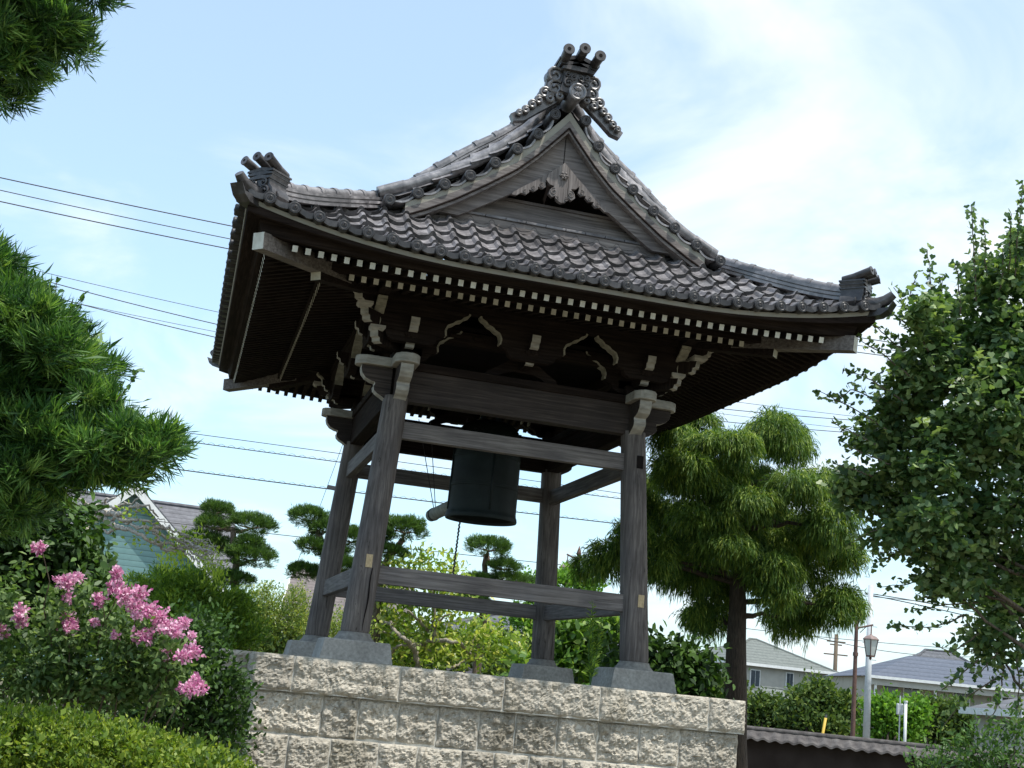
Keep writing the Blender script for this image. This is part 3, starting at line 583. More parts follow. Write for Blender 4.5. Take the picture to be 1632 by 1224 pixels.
# verge tiles, verge roll, descending ridges
VD = [(0.184, 5.943), (0.36, 5.666), (0.581, 5.439), (0.812, 5.226), (1.079, 5.02), (1.349, 4.865), (1.631, 4.705), (1.93, 4.571)]
vx = np.array([v[0] for v in VD]); vz = np.array([v[1] for v in VD])
vzf = lambda x: np.interp(x, np.concatenate([[0.0], vx, [2.3]]), np.concatenate([[6.2], vz, [4.40]]))
for sy in (-1, 1):
    vp = None
    for sx in (-1, 1):
        for i, (x, z) in enumerate(VD):
            p = np.array((sx*x, sy*(VY+0.02), z))
            if vp is None:
                vp = disc_tile((0, sy, 0), 0.066, 0.30).build('verge_end_tile', M['tile_dark_and_shade'], tower, auto=40); vp.location = Vector(p)
            else: copy_part(vp, tower, p)
        # U-shaped pan tiles between the discs
        b = MB()
        for i in range(len(VD)-1):
            a = np.array((sx*VD[i][0], 0, VD[i][1])); c = np.array((sx*VD[i+1][0], 0, VD[i+1][1])); m = (a+c)/2; dn = np.array([-(c-a)[2]*sx, 0, (c-a)[0]*sx]); dn /= np.linalg.norm(dn)
            if dn[2] > 0: dn = -dn
            rows_ = []
            for t in np.linspace(0.12, 0.88, 9):
                q = a*(1-t)+c*t+dn*(0.062*math.sin(t*math.pi)+0.004); rows_.append(q)
            Q = np.array(rows_); F0 = Q.copy(); F0[:, 1] = sy*(VY+0.0); F1 = Q-dn*0.022; F1[:, 1] = sy*(VY+0.0); B0 = Q.copy(); B0[:, 1] = sy*(VY-0.34); B1 = F1.copy(); B1[:, 1] = sy*(VY-0.3)
            b.grid(np.stack([B0, F0, F1, B1])); Kp = F0.copy(); Kp[:, 1] = sy*(VY-0.25); Kt = Kp.copy(); Kt[:, 2] = np.interp(np.linspace(0, 1, 9), [0, 1], [a[2], c[2]])+0.075; b.grid(np.stack([Kp, Kt]), 1)
        b.build('verge_pan_tile', [M['tile'], M['tile_dark_and_shade']], tower, auto=40)
        xs_ = np.linspace(0.10, 2.02, 22)
        pts = [(sx*x, sy*(VY-0.36), float(vzf(x))+0.215+0.03*math.exp(-x)) for x in xs_]
        ridge_stack(pts, (0, 0, 1), 0.05, 'verge_roll', layers=1, lay=0.02, cap=0.070, step=0.30, bumps=False)
        xs_ = np.linspace(0.16, 2.02, 22)
        pts = [(sx*x, sy*(VY-0.52), float(zside(VY-0.52, EX-x))+0.03) for x in xs_]
        ridge_stack(pts[::-1], (0, 0, 1), 0.10, 'descending_ridge', layers=3, lay=0.045, cap=0.06, step=0.26)
# main ridge
pts = [(0, y, float(zside(0, 3.45))-0.02) for y in np.linspace(VY-0.06, -VY+0.06, 20)]
ridge_stack(pts, (0, 0, 1), 0.15, 'main_ridge', layers=5, lay=0.05, cap=0.075)
def cloud_fin(b, o, sg, d, k=1.0):
    "carved cloud fin flowing down the slope from the gable crest"
    o = np.array(o, float); d = np.array(d, float); s = np.array([sg, 0, 0.0]); up = np.array([0, 0, 1.0])
    P = [(0.08, -0.02), (0.16, 0.10), (0.22, 0.21), (0.32, 0.235), (0.39, 0.17), (0.385, 0.06), (0.40, -0.02), (0.46, -0.08), (0.47, -0.15), (0.53, -0.20), (0.57, -0.28), (0.66, -0.35), (0.76, -0.42), (0.72, -0.50), (0.60, -0.47), (0.45, -0.34), (0.30, -0.22), (0.16, -0.10)]
    if sg > 0: P = P
    b.prism([(x*k, z*k) for x, z in P], o, s, up, d, 0.09)
    for (x, z, r) in ((0.30, 0.13, 0.092), (0.285, -0.02, 0.088), (0.16, 0.03, 0.05), (0.40, -0.11, 0.060), (0.33, -0.16, 0.05), (0.46, -0.21, 0.045), (0.53, -0.28, 0.045), (0.22, -0.11, 0.045), (0.60, -0.36, 0.04), (0.67, -0.41, 0.03)):
        swirl(b, o+s*x*k+up*z*k+d*0.085, s, up, d, r*1.12*k, 1.35, 0.024*k); b.tube([o+s*x*k+up*z*k-d*0.03, o+s*x*k+up*z*k+d*0.075], [r*1.15*k, r*1.05*k], 16)
for sy in (-1, 1):
    o = (0, sy*(VY+0.06), 6.17); d = (0, sy, 0); b = MB()
    half = [(0, -0.06), (0.10, 0.0), (0.19, 0.02), (0.165, 0.12), (0.15, 0.22), (0.17, 0.30), (0.19, 0.34), (0, 0.44)]
    P = half+[(-x, z) for x, z in half[::-1][1:-1]]; b.prism(P, o, (1, 0, 0), (0, 0, 1), d, 0.16)
    for q, zz in ((0.185, 0.27), (0.215, 0.325), (0.24, 0.37)):
        b.prism([(-q, zz), (q, zz), (q, zz+0.03), (0, zz+0.10), (-q, zz+0.03)], np.array(o)+np.array(d)*0.01, (1, 0, 0), (0, 0, 1), d, 0.24)
    for sg in (-1, 1):
        s = np.array([sg, 0, 0]); up = np.array([0, 0, 1.0]); oo = np.array(o)+np.array(d)*0.09
        swirl(b, oo+s*0.10+up*0.12, s, up, d, 0.06, 1.4, 0.016); swirl(b, oo+s*0.04+up*0.20, s, up, d, 0.04, 1.3, 0.012); swirl(b, oo+s*0.11+up*0.22, s, up, d, 0.035, 1.3, 0.012)
    crest = b.build('ridge_end_tile', M['tile_dark_and_shade'], tower, auto=40)
    for q in (-1, 0, 1):
        t = MB(); oo = np.array(o); a = oo+np.array((q*0.165, -sy*0.16, 0.43-0.05*abs(q))); e = a+np.array((q*0.02, sy*0.46, 0.035))
        t.tube([a, (a+e)/2-np.array((0, 0, 0.01)), e], [0.052, 0.054, 0.058], 18); dn = (e-a)/np.linalg.norm(e-a); t.tube([e, e+dn*0.018], [0.068, 0.064], 18); t.tube([e+dn*0.016, e+dn*0.022], 0.022, 10, mi=1)
        part_of(t, 'horn_tube', [M['tile_dark_and_shade'], M['black']], tower, crest, auto=40)
    t = MB(); c = np.array(o)+np.array((0, sy*0.16, 0.0)); dn = np.array((0, sy, 0.0))
    t.tube([c-dn*0.4, c], 0.085, 22); rg = [c+0.088*np.array((math.cos(a), 0, math.sin(a))) for a in np.linspace(0, 2*math.pi, 25)]; t.tube(rg, 0.017, 6, cap=False)
    for k in range(5):
        a = math.pi/2+(k-2)*0.42; t.tube([c+dn*0.006+0.012*np.array((math.cos(a), 0, math.sin(a))), c+dn*0.012+0.04*np.array((math.cos(a), 0, math.sin(a))), c+dn*0.006+0.064*np.array((math.cos(a), 0, math.sin(a)))], [0.006, 0.013, 0.006], 6)
    for k in range(4):
        a = -math.pi/2+(k-1.5)*0.5; t.tube([c+dn*0.006+0.012*np.array((math.cos(a), 0, math.sin(a))), c+dn*0.008+0.055*np.array((math.cos(a), 0, math.sin(a)))], [0.006, 0.009], 6)
    part_of(t, 'crest_disc', M['tile'], tower, crest, auto=40)
    for sg in (-1, 1):
        b = MB(); cloud_fin(b, (-sg*0.055, sy*(VY+0.0), 6.25), sg, d, 1.0 if sg < 0 else 0.90); b.build('cloud_fin', M['fin_tile'], tower, auto=40)
# gable: barge boards, pendant, beams
hu = lambda x: np.interp(x, [0, .08, .17, .32, .56, .88, 1.19, 1.5, 1.9, 2.1], [5.93, 5.83, 5.725, 5.55, 5.31, 5.07, 4.85, 4.665, 4.46, 4.37])
hl = lambda x: np.interp(x, [0, .25, .5, .71, 1.13, 1.45, 2.1], [5.42, 5.195, 4.995, 4.855, 4.585, 4.43, 4.20])
for sy in (-1, 1):
    for sx in (-1, 1):
        X_ = np.concatenate([np.linspace(0, 1.14, 18), np.linspace(1.2, 1.75, 8)])
        for (nm, yo, th, f0, f1, mt) in (('barge_board', 2.70, 0.07, lambda x: hl(x) if x < 1.14 else hl(1.13)+(x-1.13)*0.0, lambda x: hu(x)-0.13, 'gable_x'), ('barge_cap', 2.755, 0.16, lambda x: hu(x)-0.165, lambda x: hu(x)-0.02, 'gable_x'), ('verge_plaster', 2.74, 0.17, lambda x: hu(x)-0.021, lambda x: max(hu(x)+0.02, min(vzf(x)-0.06, hu(x)+0.09)), 'plaster')):
            b = MB(); top_ = [(sx*x, float(max(f1(x), f0(x)+0.01))) for x in X_]; bot_ = [(sx*x, float(f0(x))) for x in X_]
            Y0, Y1 = sy*(yo-th/2), sy*(yo+th/2); A = np.array([[(p[0], Y1, p[1]) for p in bot_], [(p[0], Y1, p[1]) for p in top_], [(p[0], Y0, p[1]) for p in top_], [(p[0], Y0, p[1]) for p in bot_], [(p[0], Y1, p[1]) for p in bot_]])
            b.grid(A); b.build(nm, M[mt], tower, auto=40)
        # moulding line on the barge board
        b = MB(); b.tube([(sx*x, sy*2.842, float(hu(x))-0.115) for x in X_], 0.012, 6); b.build('barge_moulding', M['dark_x'], tower, smooth=True)
    # seam at apex
    b = MB(); b.box((0, sy*2.737, 5.58), (0.008, 0.006, 0.32)); b.build('apex_seam', M['black'], tower)
    # back board of the gable
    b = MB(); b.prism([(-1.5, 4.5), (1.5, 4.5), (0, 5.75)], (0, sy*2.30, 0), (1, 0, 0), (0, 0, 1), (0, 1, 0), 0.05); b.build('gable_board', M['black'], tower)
    for (z0, z1, hw, yo, nm) in ((4.80, 4.93, 0.86, 2.46, 'gable_beam'), (4.685, 4.80, 1.15, 2.50, 'gable_beam')):
        b = MB(); b.box((0, sy*yo, (z0+z1)/2), (2*hw, 0.16, z1-z0)); b.build(nm, M['gable_x'], tower, bevel=0.008)
    b = MB(); b.box((0, sy*2.46, 4.945), (1.45, 0.20, 0.03)); b.build('gable_ledge', M['gable_x'], tower)
    for k in range(-5, 6):
        b = MB(); b.box((k*0.235, sy*2.56, 4.668), (0.228, 0.22, 0.03)); b.build('flashing_tile', M['flat_tile'], tower, bevel=0.006)
    b = MB(); b.box((0, sy*2.54, 4.59), (2.66, 0.22, 0.118)); b.build('flashing_base', M['gable_x'], tower)
    # pendant
    b = MB(); half = [(0, 5.41), (0.11, 5.31), (0.175, 5.24), (0.20, 5.17), (0.155, 5.12), (0.10, 5.11), (0.115, 5.085), (0.145, 5.06), (0.155, 5.01), (0.115, 4.975), (0.075, 5.0), (0.06, 4.955), (0.03, 4.935), (0, 4.925)]
    P = half+[(-x, z) for x, z in half[::-1][1:-1]]; b.prism(P, (0, sy*2.765, 0), (1, 0, 0), (0, 0, 1), (0, 1, 0), 0.06)
    for sg in (-1, 1):
        for (x, z, r) in ((0.10, 5.045, 0.045), (0.05, 4.975, 0.028)): swirl(b, (sg*x, sy*2.795, z), (sg, 0, 0), (0, 0, 1), (0, sy, 0), r, 1.3, 0.006)
    for k in range(6):
        a = k*math.pi/3; b.tube([(0, sy*2.80, 5.245), (0.035*math.cos(a), sy*2.815, 5.245+0.035*math.sin(a)), (0.052*math.cos(a), sy*2.80, 5.245+0.052*math.sin(a))], [0.012, 0.016, 0.008], 6)
    b.tube([(0, sy*2.79, 5.245), (0, sy*2.83, 5.245)], [0.022, 0.016], 8); pend = b.build('gable_pendant', M['gable_z'], tower, bevel=0.004)
    for sg in (-1, 1):
        b = MB(); P = [(0.115, 5.30), (0.185, 5.25), (0.30, 5.155), (0.45, 5.045), (0.56, 4.955), (0.575, 4.925), (0.52, 4.925), (0.47, 4.965), (0.41, 4.955), (0.375, 4.99), (0.385, 5.02), (0.32, 5.01), (0.28, 5.045), (0.285, 5.075), (0.225, 5.06), (0.19, 5.09), (0.20, 5.14), (0.19, 5.19)]
        b.prism([(sg*x, z) for x, z in P], (0, sy*2.752, 0), (1, 0, 0), (0, 0, 1), (0, 1, 0), 0.045)
        for (x, z, r) in ((0.235, 5.10, 0.032), (0.33, 5.045, 0.027), (0.425, 4.99, 0.024)): swirl(b, (sg*x, sy*2.777, z), (sg, 0, 0), (0, 0, 1), (0, sy, 0), r, 1.3, 0.005)
        part_of(b, 'pendant_wing', M['gable_z'], tower, pend)
# ------------------------------------------------------------------ bell
bell = root('temple_bell', (0.08, 0, 3.0), 'large dark green bronze temple bell hanging between the tower posts', 'bell')
prof = [(0.455, 0.0), (0.462, 0.02), (0.455, 0.06), (0.447, 0.07), (0.440, 0.12), (0.435, 0.40), (0.442, 0.405), (0.442, 0.435), (0.435, 0.44), (0.428, 0.78), (0.435, 0.785), (0.435, 0.81), (0.427, 0.815), (0.41, 1.05), (0.38, 1.17), (0.31, 1.25), (0.18, 1.29), (0.05, 1.30)]
b = MB(); n = 48; inner = [(0.40, 0.04), (0.455, 0.0)]
b.lathe([(0.39, 0.35), (0.395, 0.03)]+prof, (0.08, 0, 1.60), 56)
bb = b.build('bell_body', M['bronze'], bell, auto=35)
b = MB()
for k in range(4):
    a = k*math.pi/2; 
    b.tube([(0.08+0.441*math.cos(a), 0.441*math.sin(a), 1.70), (0.08+0.44*math.cos(a), 0.44*math.sin(a), 2.0), (0.08+0.434*math.cos(a), 0.434*math.sin(a), 2.5)], 0.014, 6)
part_of(b, 'raised_band', M['bronze'], bell, bb, smooth=True)
b = MB(); a0 = -math.pi/2; b.lathe([(0.075, 0), (0.07, 0.01), (0.02, 0.018)], (0, 0, 0), 20)
b = MB()
for k in range(4):
    for r_ in range(4):
        for c_ in range(4):
            a = k*math.pi/2+math.pi/4+(c_-1.5)*0.22; z = 2.46+r_*0.085; q = np.array((math.cos(a), math.sin(a), 0)); cc = np.array((0.08, 0, z)); b.tube([cc+q*0.41, cc+q*0.455], [0.016, 0.010], 6)
part_of(b, 'boss_knobs', M['bronze'], bell, bb)
b = MB(); b.tube([(0.08+0.11*math.cos(t), 0, 2.88+0.16*math.sin(t)) for t in np.linspace(0, math.pi, 12)], 0.035, 8); b.build('dragon_loop', M['bronze'], bell, smooth=True)
# ------------------------------------------------------------------ striker
st = root('bell_striker', (-0.06, 0.6, 3.0), 'pale round wooden log striker hung on thin ropes behind the bell', 'bell striker')
b = MB(); ls = (-0.02, 0.62, 1.93); le = (-0.245, 1.72, 1.80); b.tube([ls, np.array(ls)*0.1+np.array(le)*0.9, le, np.array(le)+np.array((-0.003, 0.015, -0.002))], [0.085, 0.085, 0.085, 0.07], 20); lg = b.build('striker_log', M['log'], st, auto=40)
b = MB(); b.tube([np.array(le)*0.93+np.array(ls)*0.07, np.array(le)*0.90+np.array(ls)*0.10], 0.092, 18); part_of(b, 'rope_binding', M['rope'], st, lg, smooth=True)
for dx in (-0.012, 0.012):
    b = MB(); a = np.array(le)+np.array((0.02+dx, -0.10, 0.085)); e = np.array((-0.52+dx*7, 1.55, 3.1)); pts = [a*(1-t)+e*t for t in np.linspace(0, 1, 10)]; b.tube(pts, 0.006, 5); b.build('hanging_rope', M['rope'], st)
b = MB(); a = np.array(ls)*0.7+np.array(le)*0.3; b.tube([a+(dx, 0, 0) for dx in (0, 0.001)]+[a+np.array((0.05, 0, 1.2))], 0.006, 5); b.build('hanging_rope', M['rope'], st)
b = MB(); a = at(733.5, 826, 16.9); e = at(722, 915, 16.9); pts = []
for t in np.linspace(0, 1.15, 60):
    q = a*(1-t)+e*t; pts.append(q+np.array((0.006*math.sin(t*90), 0.006*math.cos(t*90), 0)))
b.tube([a+np.array((0.09, 0.0, 0.45))]+pts, 0.013, 6); b.build('pull_rope', M['rope'], st, smooth=True)
# ================================================================== plants
def fast_mesh(name, V, F, mat, parent, tint=None, smooth=False):
    "V (n,3) world; F (m,k) equal-sized faces"
    base = np.array(parent_origin(parent)) if parent is not None else 0
    me = bpy.data.meshes.new(name); m, k = F.shape
    me.vertices.add(len(V)); me.vertices.foreach_set('co', (V-base).astype(np.float32).ravel())
    me.loops.add(m*k); me.loops.foreach_set('vertex_index', F.astype(np.int32).ravel())
    me.polygons.add(m); me.polygons.foreach_set('loop_start', (np.arange(m)*k).astype(np.int32))
    me.materials.append(mat)
    if tint is not None:
        a = me.attributes.new('tint', 'FLOAT', 'POINT'); a.data.foreach_set('value', np.clip(tint, 0, 1).astype(np.float32))
    me.update(calc_edges=True); me.validate()
    if smooth: me.polygons.foreach_set('use_smooth', [True]*m)
    o = bpy.data.objects.new(name, me); COL.objects.link(o)
    if parent is not None: o.parent = parent
    return o
def unit(v): return v/(np.linalg.norm(v, axis=-1, keepdims=True)+1e-9)
def rdir(n): return unit(rng.normal(size=(n, 3)))
TPL = {  # (along, across, up) templates, one n-gon each
    'leaf': np.array([(0, 0, 0), (0.28, -0.42, 0.03), (0.68, -0.34, 0.04), (1, 0, -0.10), (0.68, 0.34, 0.04), (0.28, 0.42, 0.03)]),
    'blade': np.array([(0, -0.5, 0), (0.55, -0.42, 0.02), (1, 0, -0.06), (0.55, 0.42, 0.02)]),
    'fan': np.array([(0, -0.05, 0), (0.62, -0.62, 0.05), (0.95, -0.36, 0.0), (0.84, 0, 0.03), (0.96, 0.34, 0.0), (0.60, 0.62, 0.05)]),
    'rhomb': np.array([(0, 0, 0), (0.5, -0.5, 0.06), (1, 0, -0.05), (0.5, 0.5, 0.06)]),
    'strand': np.array([(0, -0.4, 0), (0.5, -0.5, 0.05), (1, 0, -0.12), (0.5, 0.5, 0.05)])}
def sublobes(lobes, k=9, f=0.42, keep=0.72):
    "break each big lobe into a core and smaller knobs on its surface"
    out_ = []
    for l in lobes:
        out_.append((l[0], l[1]*keep, l[2]*keep, l[3]*keep))
        for q in rdir(k):
            q = q*np.array((1, 1, 1)); q[1] = q[1]*0.8+0.15; fs = f*rng.uniform(0.75, 1.25); out_.append((l[0]+q[0]*l[1]*0.78*HR+q[1]*l[2]*0.78*UP+q[2]*l[3]*0.78*HF, l[1]*fs, l[2]*fs*0.85, l[3]*fs))
    return out_
class Leaves:
    def __init__(s, kind): s.t = TPL[kind]; s.V = []; s.T = []
    def put(s, c, d, nrm, ln, wd, tint):
        n = len(c); d = unit(d); a = unit(np.cross(nrm, d)); w = np.cross(d, a); ln = np.broadcast_to(ln, (n,)); wd = np.broadcast_to(wd, (n,))
        t = s.t; P = c[:, None]+t[None, :, :1]*ln[:, None, None]*d[:, None]+t[None, :, 1:2]*wd[:, None, None]*a[:, None]+t[None, :, 2:3]*ln[:, None, None]*w[:, None]
        s.V.append(P.reshape(-1, 3)); s.T.append(np.repeat(np.broadcast_to(tint, (n,)), len(t)))
    def build(s, name, mat, parent):
        V = np.concatenate(s.V); k = len(s.t); return fast_mesh(name, V, np.arange(len(V)).reshape(-1, k), mat, parent, np.concatenate(s.T))
def lobe(px, py, d, rx, ry, rd=None):
    k = d/FPX; c = at(px, py, d); return (c, rx*k, ry*k, (rd if rd is not None else rx*k))
def to_world(lb, q):
    "q in lobe unit frame (camera right, up-ish, depth)"
    c, rx, ry, rd = lb; hr = np.array([math.cos(YAW), -math.sin(YAW), 0.0]); hf = np.array([math.sin(YAW), math.cos(YAW), 0.0])
    return c+q[:, :1]*rx*hr+q[:, 1:2]*ry*np.array([0, 0, 1.0])+q[:, 2:3]*rd*hf
HR = np.array([math.cos(YAW), -math.sin(YAW), 0.0]); HF = np.array([math.sin(YAW), math.cos(YAW), 0.0]); UP = np.array([0, 0, 1.0])
def sample(lobes, n, shell=0.5, topbias=0.0, rough=0.12):
    "points in shells of the lobes with outward directions"
    w = np.array([l[1]*l[2]+l[2]*l[3]+l[1]*l[3] for l in lobes]); w = w/w.sum(); cnt = rng.multinomial(n, w); C = []; O = []
    for l, k in zip(lobes, cnt):
        if k == 0: continue
        q = rdir(k); 
        if topbias: q[:, 1] = np.where(rng.random(k) < topbias, np.abs(q[:, 1]), q[:, 1])
        rad = 1-shell*rng.random(k)**1.6; f = 1+rough*(np.sin(q[:, 0]*5+l[0][0]*9)+np.sin(q[:, 1]*6+l[0][2]*7)+np.sin(q[:, 2]*5))*0.6+rough*0.5*rng.normal(size=k)
        P = to_world(l, q*(rad*f)[:, None]); C.append(P); O.append(unit(q[:, :1]*HR+q[:, 1:2]*UP+q[:, 2:3]*HF))
    return np.concatenate(C), np.concatenate(O)
def clumped(L, lobes, nclump, per, sigma, ln, wd, shell=0.5, topbias=0.2, out=0.7, up=0.3, rnd=0.8, flat=0.6, tjit=0.16, rough=0.12):
    C, O = sample(lobes, nclump, shell, topbias, rough); tb = np.clip(0.5+0.24*rng.normal(size=len(C)), 0.02, 0.98)
    I = np.repeat(np.arange(len(C)), per); n = len(I)
    P = C[I]+rng.normal(size=(n, 3))*sigma; d = O[I]*out+UP*up+rdir(n)*rnd; nr = UP*flat+O[I]*0.5+rdir(n)*0.7
    L.put(P, d, nr, ln*(0.7+0.6*rng.random(n)), wd*(0.75+0.5*rng.random(n)), np.clip(tb[I]+rng.normal(size=n)*tjit, 0, 1))
def rosettes(L, lobes, ncl, per, ln, wd, shell=0.4, topbias=0.3, spread=0.75, up=0.35, size=0.03, rough=0.14):
    C, O = sample(lobes, ncl, shell, topbias, rough); ax = unit(O+UP*up+rdir(len(C))*0.35); tb = np.clip(0.5+0.22*rng.normal(size=len(C)), 0, 1)
    I = np.repeat(np.arange(len(C)), per); n = len(I); d = unit(ax[I]+rdir(n)*spread); 
    L.put(C[I]+rng.normal(size=(n, 3))*size, d, rdir(n), ln*(0.6+0.7*rng.random(n)), wd*(0.8+0.4*rng.random(n)), tb[I]+rng.normal(size=n)*0.14)
def limb(mb, pts, r0, r1, n=8, wig=0.0, mi=0):
    P = np.array(pts, float); k = max(8, len(P)*4); seg = np.concatenate([[0], np.cumsum(np.linalg.norm(np.diff(P, axis=0), axis=1))]); s = np.linspace(0, seg[-1], k)
    Q = np.stack([np.interp(s, seg, P[:, i]) for i in range(3)], 1); Q[1:-1] = (Q[:-2]+2*Q[1:-1]+Q[2:])/4
    if wig: Q[1:-1] += rng.normal(size=(k-2, 3))*wig
    mb.tube(Q, np.linspace(r0, r1, k)*(1+0.06*rng.normal(size=k)), n, mi=mi)
def bark(name, c1, c2, z=0.5): return rough_mat(name, c1, c2, 16, 0.95, (3, 3, z), bmp=0.9, bd=0.03)
M['bark_dark'] = bark('dark_bark', (0.022, 0.016, 0.012), (0.075, 0.055, 0.042)); M['bark_pale'] = bark('pale_bark', (0.20, 0.17, 0.13), (0.42, 0.37, 0.30)); M['bark_mid'] = bark('brown_bark', (0.07, 0.05, 0.035), (0.20, 0.155, 0.11))
def ground_under(p): return np.array((p[0], p[1], GZ))
def plant(name, px, d, label, cat, group=None):
    p = at(px, 900, d); return root(name, (p[0], p[1], GZ), label, cat, group)
def trunk_to(mb, base, lobes, r, ratio=0.35, n=9, wig=0.02):
    base = np.array(base)
    for l in lobes:
        e = l[0]; m = base*0.45+e*0.55; m[2] = base[2]+(e[2]-base[2])*0.62; m += rng.normal(size=3)*0.03
        limb(mb, [base, base*0.7+m*0.3+np.array((0, 0, (e[2]-base[2])*0.12)), m, e], r, r*ratio*0.5, n, wig)
# --- podocarpus, left foreground
M['maki'] = leaf_mat('long_podocarpus_needles', [(0.010, 0.036, 0.012), (0.030, 0.088, 0.022), (0.085, 0.185, 0.038), (0.22, 0.35, 0.08)], 0.25, 0.45, 0.35)
D = 7.6
t = plant('podocarpus_tree', -270, D, 'big podocarpus tree reaching in from the left edge with clumps of long green needles', 'tree')
lb = [lobe(*a) for a in ((-20, 40, D, 85, 55, .6), (60, 22, D, 70, 44, .5), (98, 50, D, 38, 30, .35), (28, 90, D, 46, 36, .4), (-26, 122, D, 50, 28, .4), (150, -12, D, 34, 16, .2),
    (-30, 440, D, 70, 70, .6), (20, 480, D, 70, 48, .5), (60, 540, D, 85, 50, .6), (110, 585, D, 68, 48, .5), (20, 610, D, 90, 55, .6), (165, 650, D, 40, 32, .35), (50, 690, D, 120, 62, .7), (160, 715, D, 85, 48, .5), (235, 715, D, 62, 42, .4), (40, 748, D, 115, 52, .6), (-40, 800, D, 110, 80, .7), (-60, 560, D, 110, 120, .8), (140, 742, D, 60, 26, .4), (188, 752, D, 46, 24, .3))]
L = Leaves('blade'); rosettes(L, sublobes([(c, a, b_*0.86, e) for c, a, b_, e in lb], 10, 0.34, 0.74), 4900, 22, 0.105, 0.0105, shell=0.5, topbias=0.3, spread=0.55, up=0.55, size=0.02)
rosettes(L, [(c, a*0.75, b*0.75, e*0.75) for c, a, b, e in lb], 700, 12, 0.13, 0.022, shell=0.9, spread=1.2)
L.build('crown', M['maki'], t)
b = MB(); tb = np.array(t.location); top = at(-290, -500, D); limb(b, [tb, tb+(0.1, 0.05, 1.5), tb*0.4+top*0.6, top], 0.19, 0.09, 12, 0.01)
zj = tb*0.35+top*0.65; limb(b, [zj, (zj+lb[0][0])/2+(0, 0, 0.1), lb[0][0]], 0.05, 0.015, 7, 0.01); limb(b, [lb[0][0], lb[1][0]], 0.02, 0.006, 6, 0.006); limb(b, [lb[0][0], lb[5][0]], 0.015, 0.005, 6, 0.006)
for l in lb[6::2]:
    z = tb[2]+(l[0][2]-tb[2])*0.75; j = np.array((tb[0], tb[1], z)); limb(b, [j, (j+l[0])/2+(0, 0, 0.05), l[0]], 0.06, 0.015, 7, 0.01)
b.build('trunk', M['bark_mid'], t, smooth=True)
# creeper sprigs sticking out of the podocarpus
M['ivy'] = leaf_mat('dull_green_vine_leaves', [(0.03, 0.07, 0.02), (0.06, 0.13, 0.03), (0.10, 0.19, 0.04)], 0.3)
t = root('vine_sprigs', at(100, 500, 7.4), 'thin vine with small pale green heart leaves poking above the podocarpus needles', 'vine'); b = MB(); L = Leaves('leaf')
for pts in (((80, 510), (88, 480), (90, 450)), ((110, 500), (122, 485), (132, 472)), ((185, 640), (205, 615), (222, 590))):
    P = [at(x, y, 7.4) for x, y in pts]; limb(b, P, 0.004, 0.002, 4)
    for s in np.linspace(0.3, 1, 5):
        q = P[0]*(1-s)**2+2*P[1]*s*(1-s)+P[2]*s*s; L.put(q[None]+rng.normal(size=(2, 3))*0.008, rdir(2)+HR*0.8, rdir(2)+UP-HF, 0.045, 0.036, rng.random(2))
b.build('stem', M['bark_mid'], t); L.build('leaves', M['ivy'], t)
# --- dark broadleaf shrub below it
M['persim'] = leaf_mat('dark_broad_leaves', [(0.012, 0.032, 0.010), (0.026, 0.062, 0.015), (0.050, 0.105, 0.022), (0.09, 0.17, 0.035)], 0.25, 0.55, 0.3)
D = 9.8
t = plant('broadleaf_shrub', 40, D, 'dark green broad-leaved shrub under the podocarpus, behind the pink flowers', 'shrub')
lb = [lobe(*a) for a in ((0, 830, D, 90, 60, .6), (80, 850, D, 75, 60, .5), (-20, 910, D, 90, 80, .6), (95, 890, D, 55, 50, .5), (150, 905, D, 34, 26, .3), (60, 960, D, 130, 70, .6))]
L = Leaves('leaf'); clumped(L, lb, 1500, 7, 0.05, 0.075, 0.05, shell=0.6, out=0.5, up=-0.25); L.build('crown', M['persim'], t)
b = MB(); trunk_to(b, t.location, lb, 0.035); b.build('trunk', M['bark_dark'], t, smooth=True)
# --- azalea hedge, bottom left
M['azalea'] = leaf_mat('yellow_green_azalea_leaves', [(0.035, 0.070, 0.012), (0.085, 0.150, 0.018), (0.16, 0.23, 0.028), (0.27, 0.32, 0.05)], 0.3, 0.5, 0.3)
D = 7.4
t = plant('azalea_hedge', 150, D, 'low clipped yellow-green azalea hedge sloping down to the right beside the stone platform', 'hedge')
lb = [lobe(*a) for a in ((-60, 1190, D, 130, 70, .5), (40, 1195, D, 110, 72, .5), (120, 1208, D, 100, 72, .5), (210, 1222, D, 100, 70, .5), (290, 1240, D, 85, 62, .45), (345, 1255, D, 60, 55, .4), (80, 1300, D, 220, 110, .6), (260, 1310, D, 150, 90, .5))]
L = Leaves('rhomb'); clumped(L, sublobes(lb, 10, 0.22, 0.93), 3600, 10, 0.020, 0.030, 0.015, shell=0.30, topbias=0.75, out=0.5, up=0.7, rnd=0.9, rough=0.05); clumped(L, lb, 900, 7, 0.03, 0.05, 0.03, shell=0.9, rough=0.04); L.build('foliage', M['azalea'], t)
b = MB(); trunk_to(b, t.location, lb, 0.02); b.build('stems', M['bark_mid'], t)
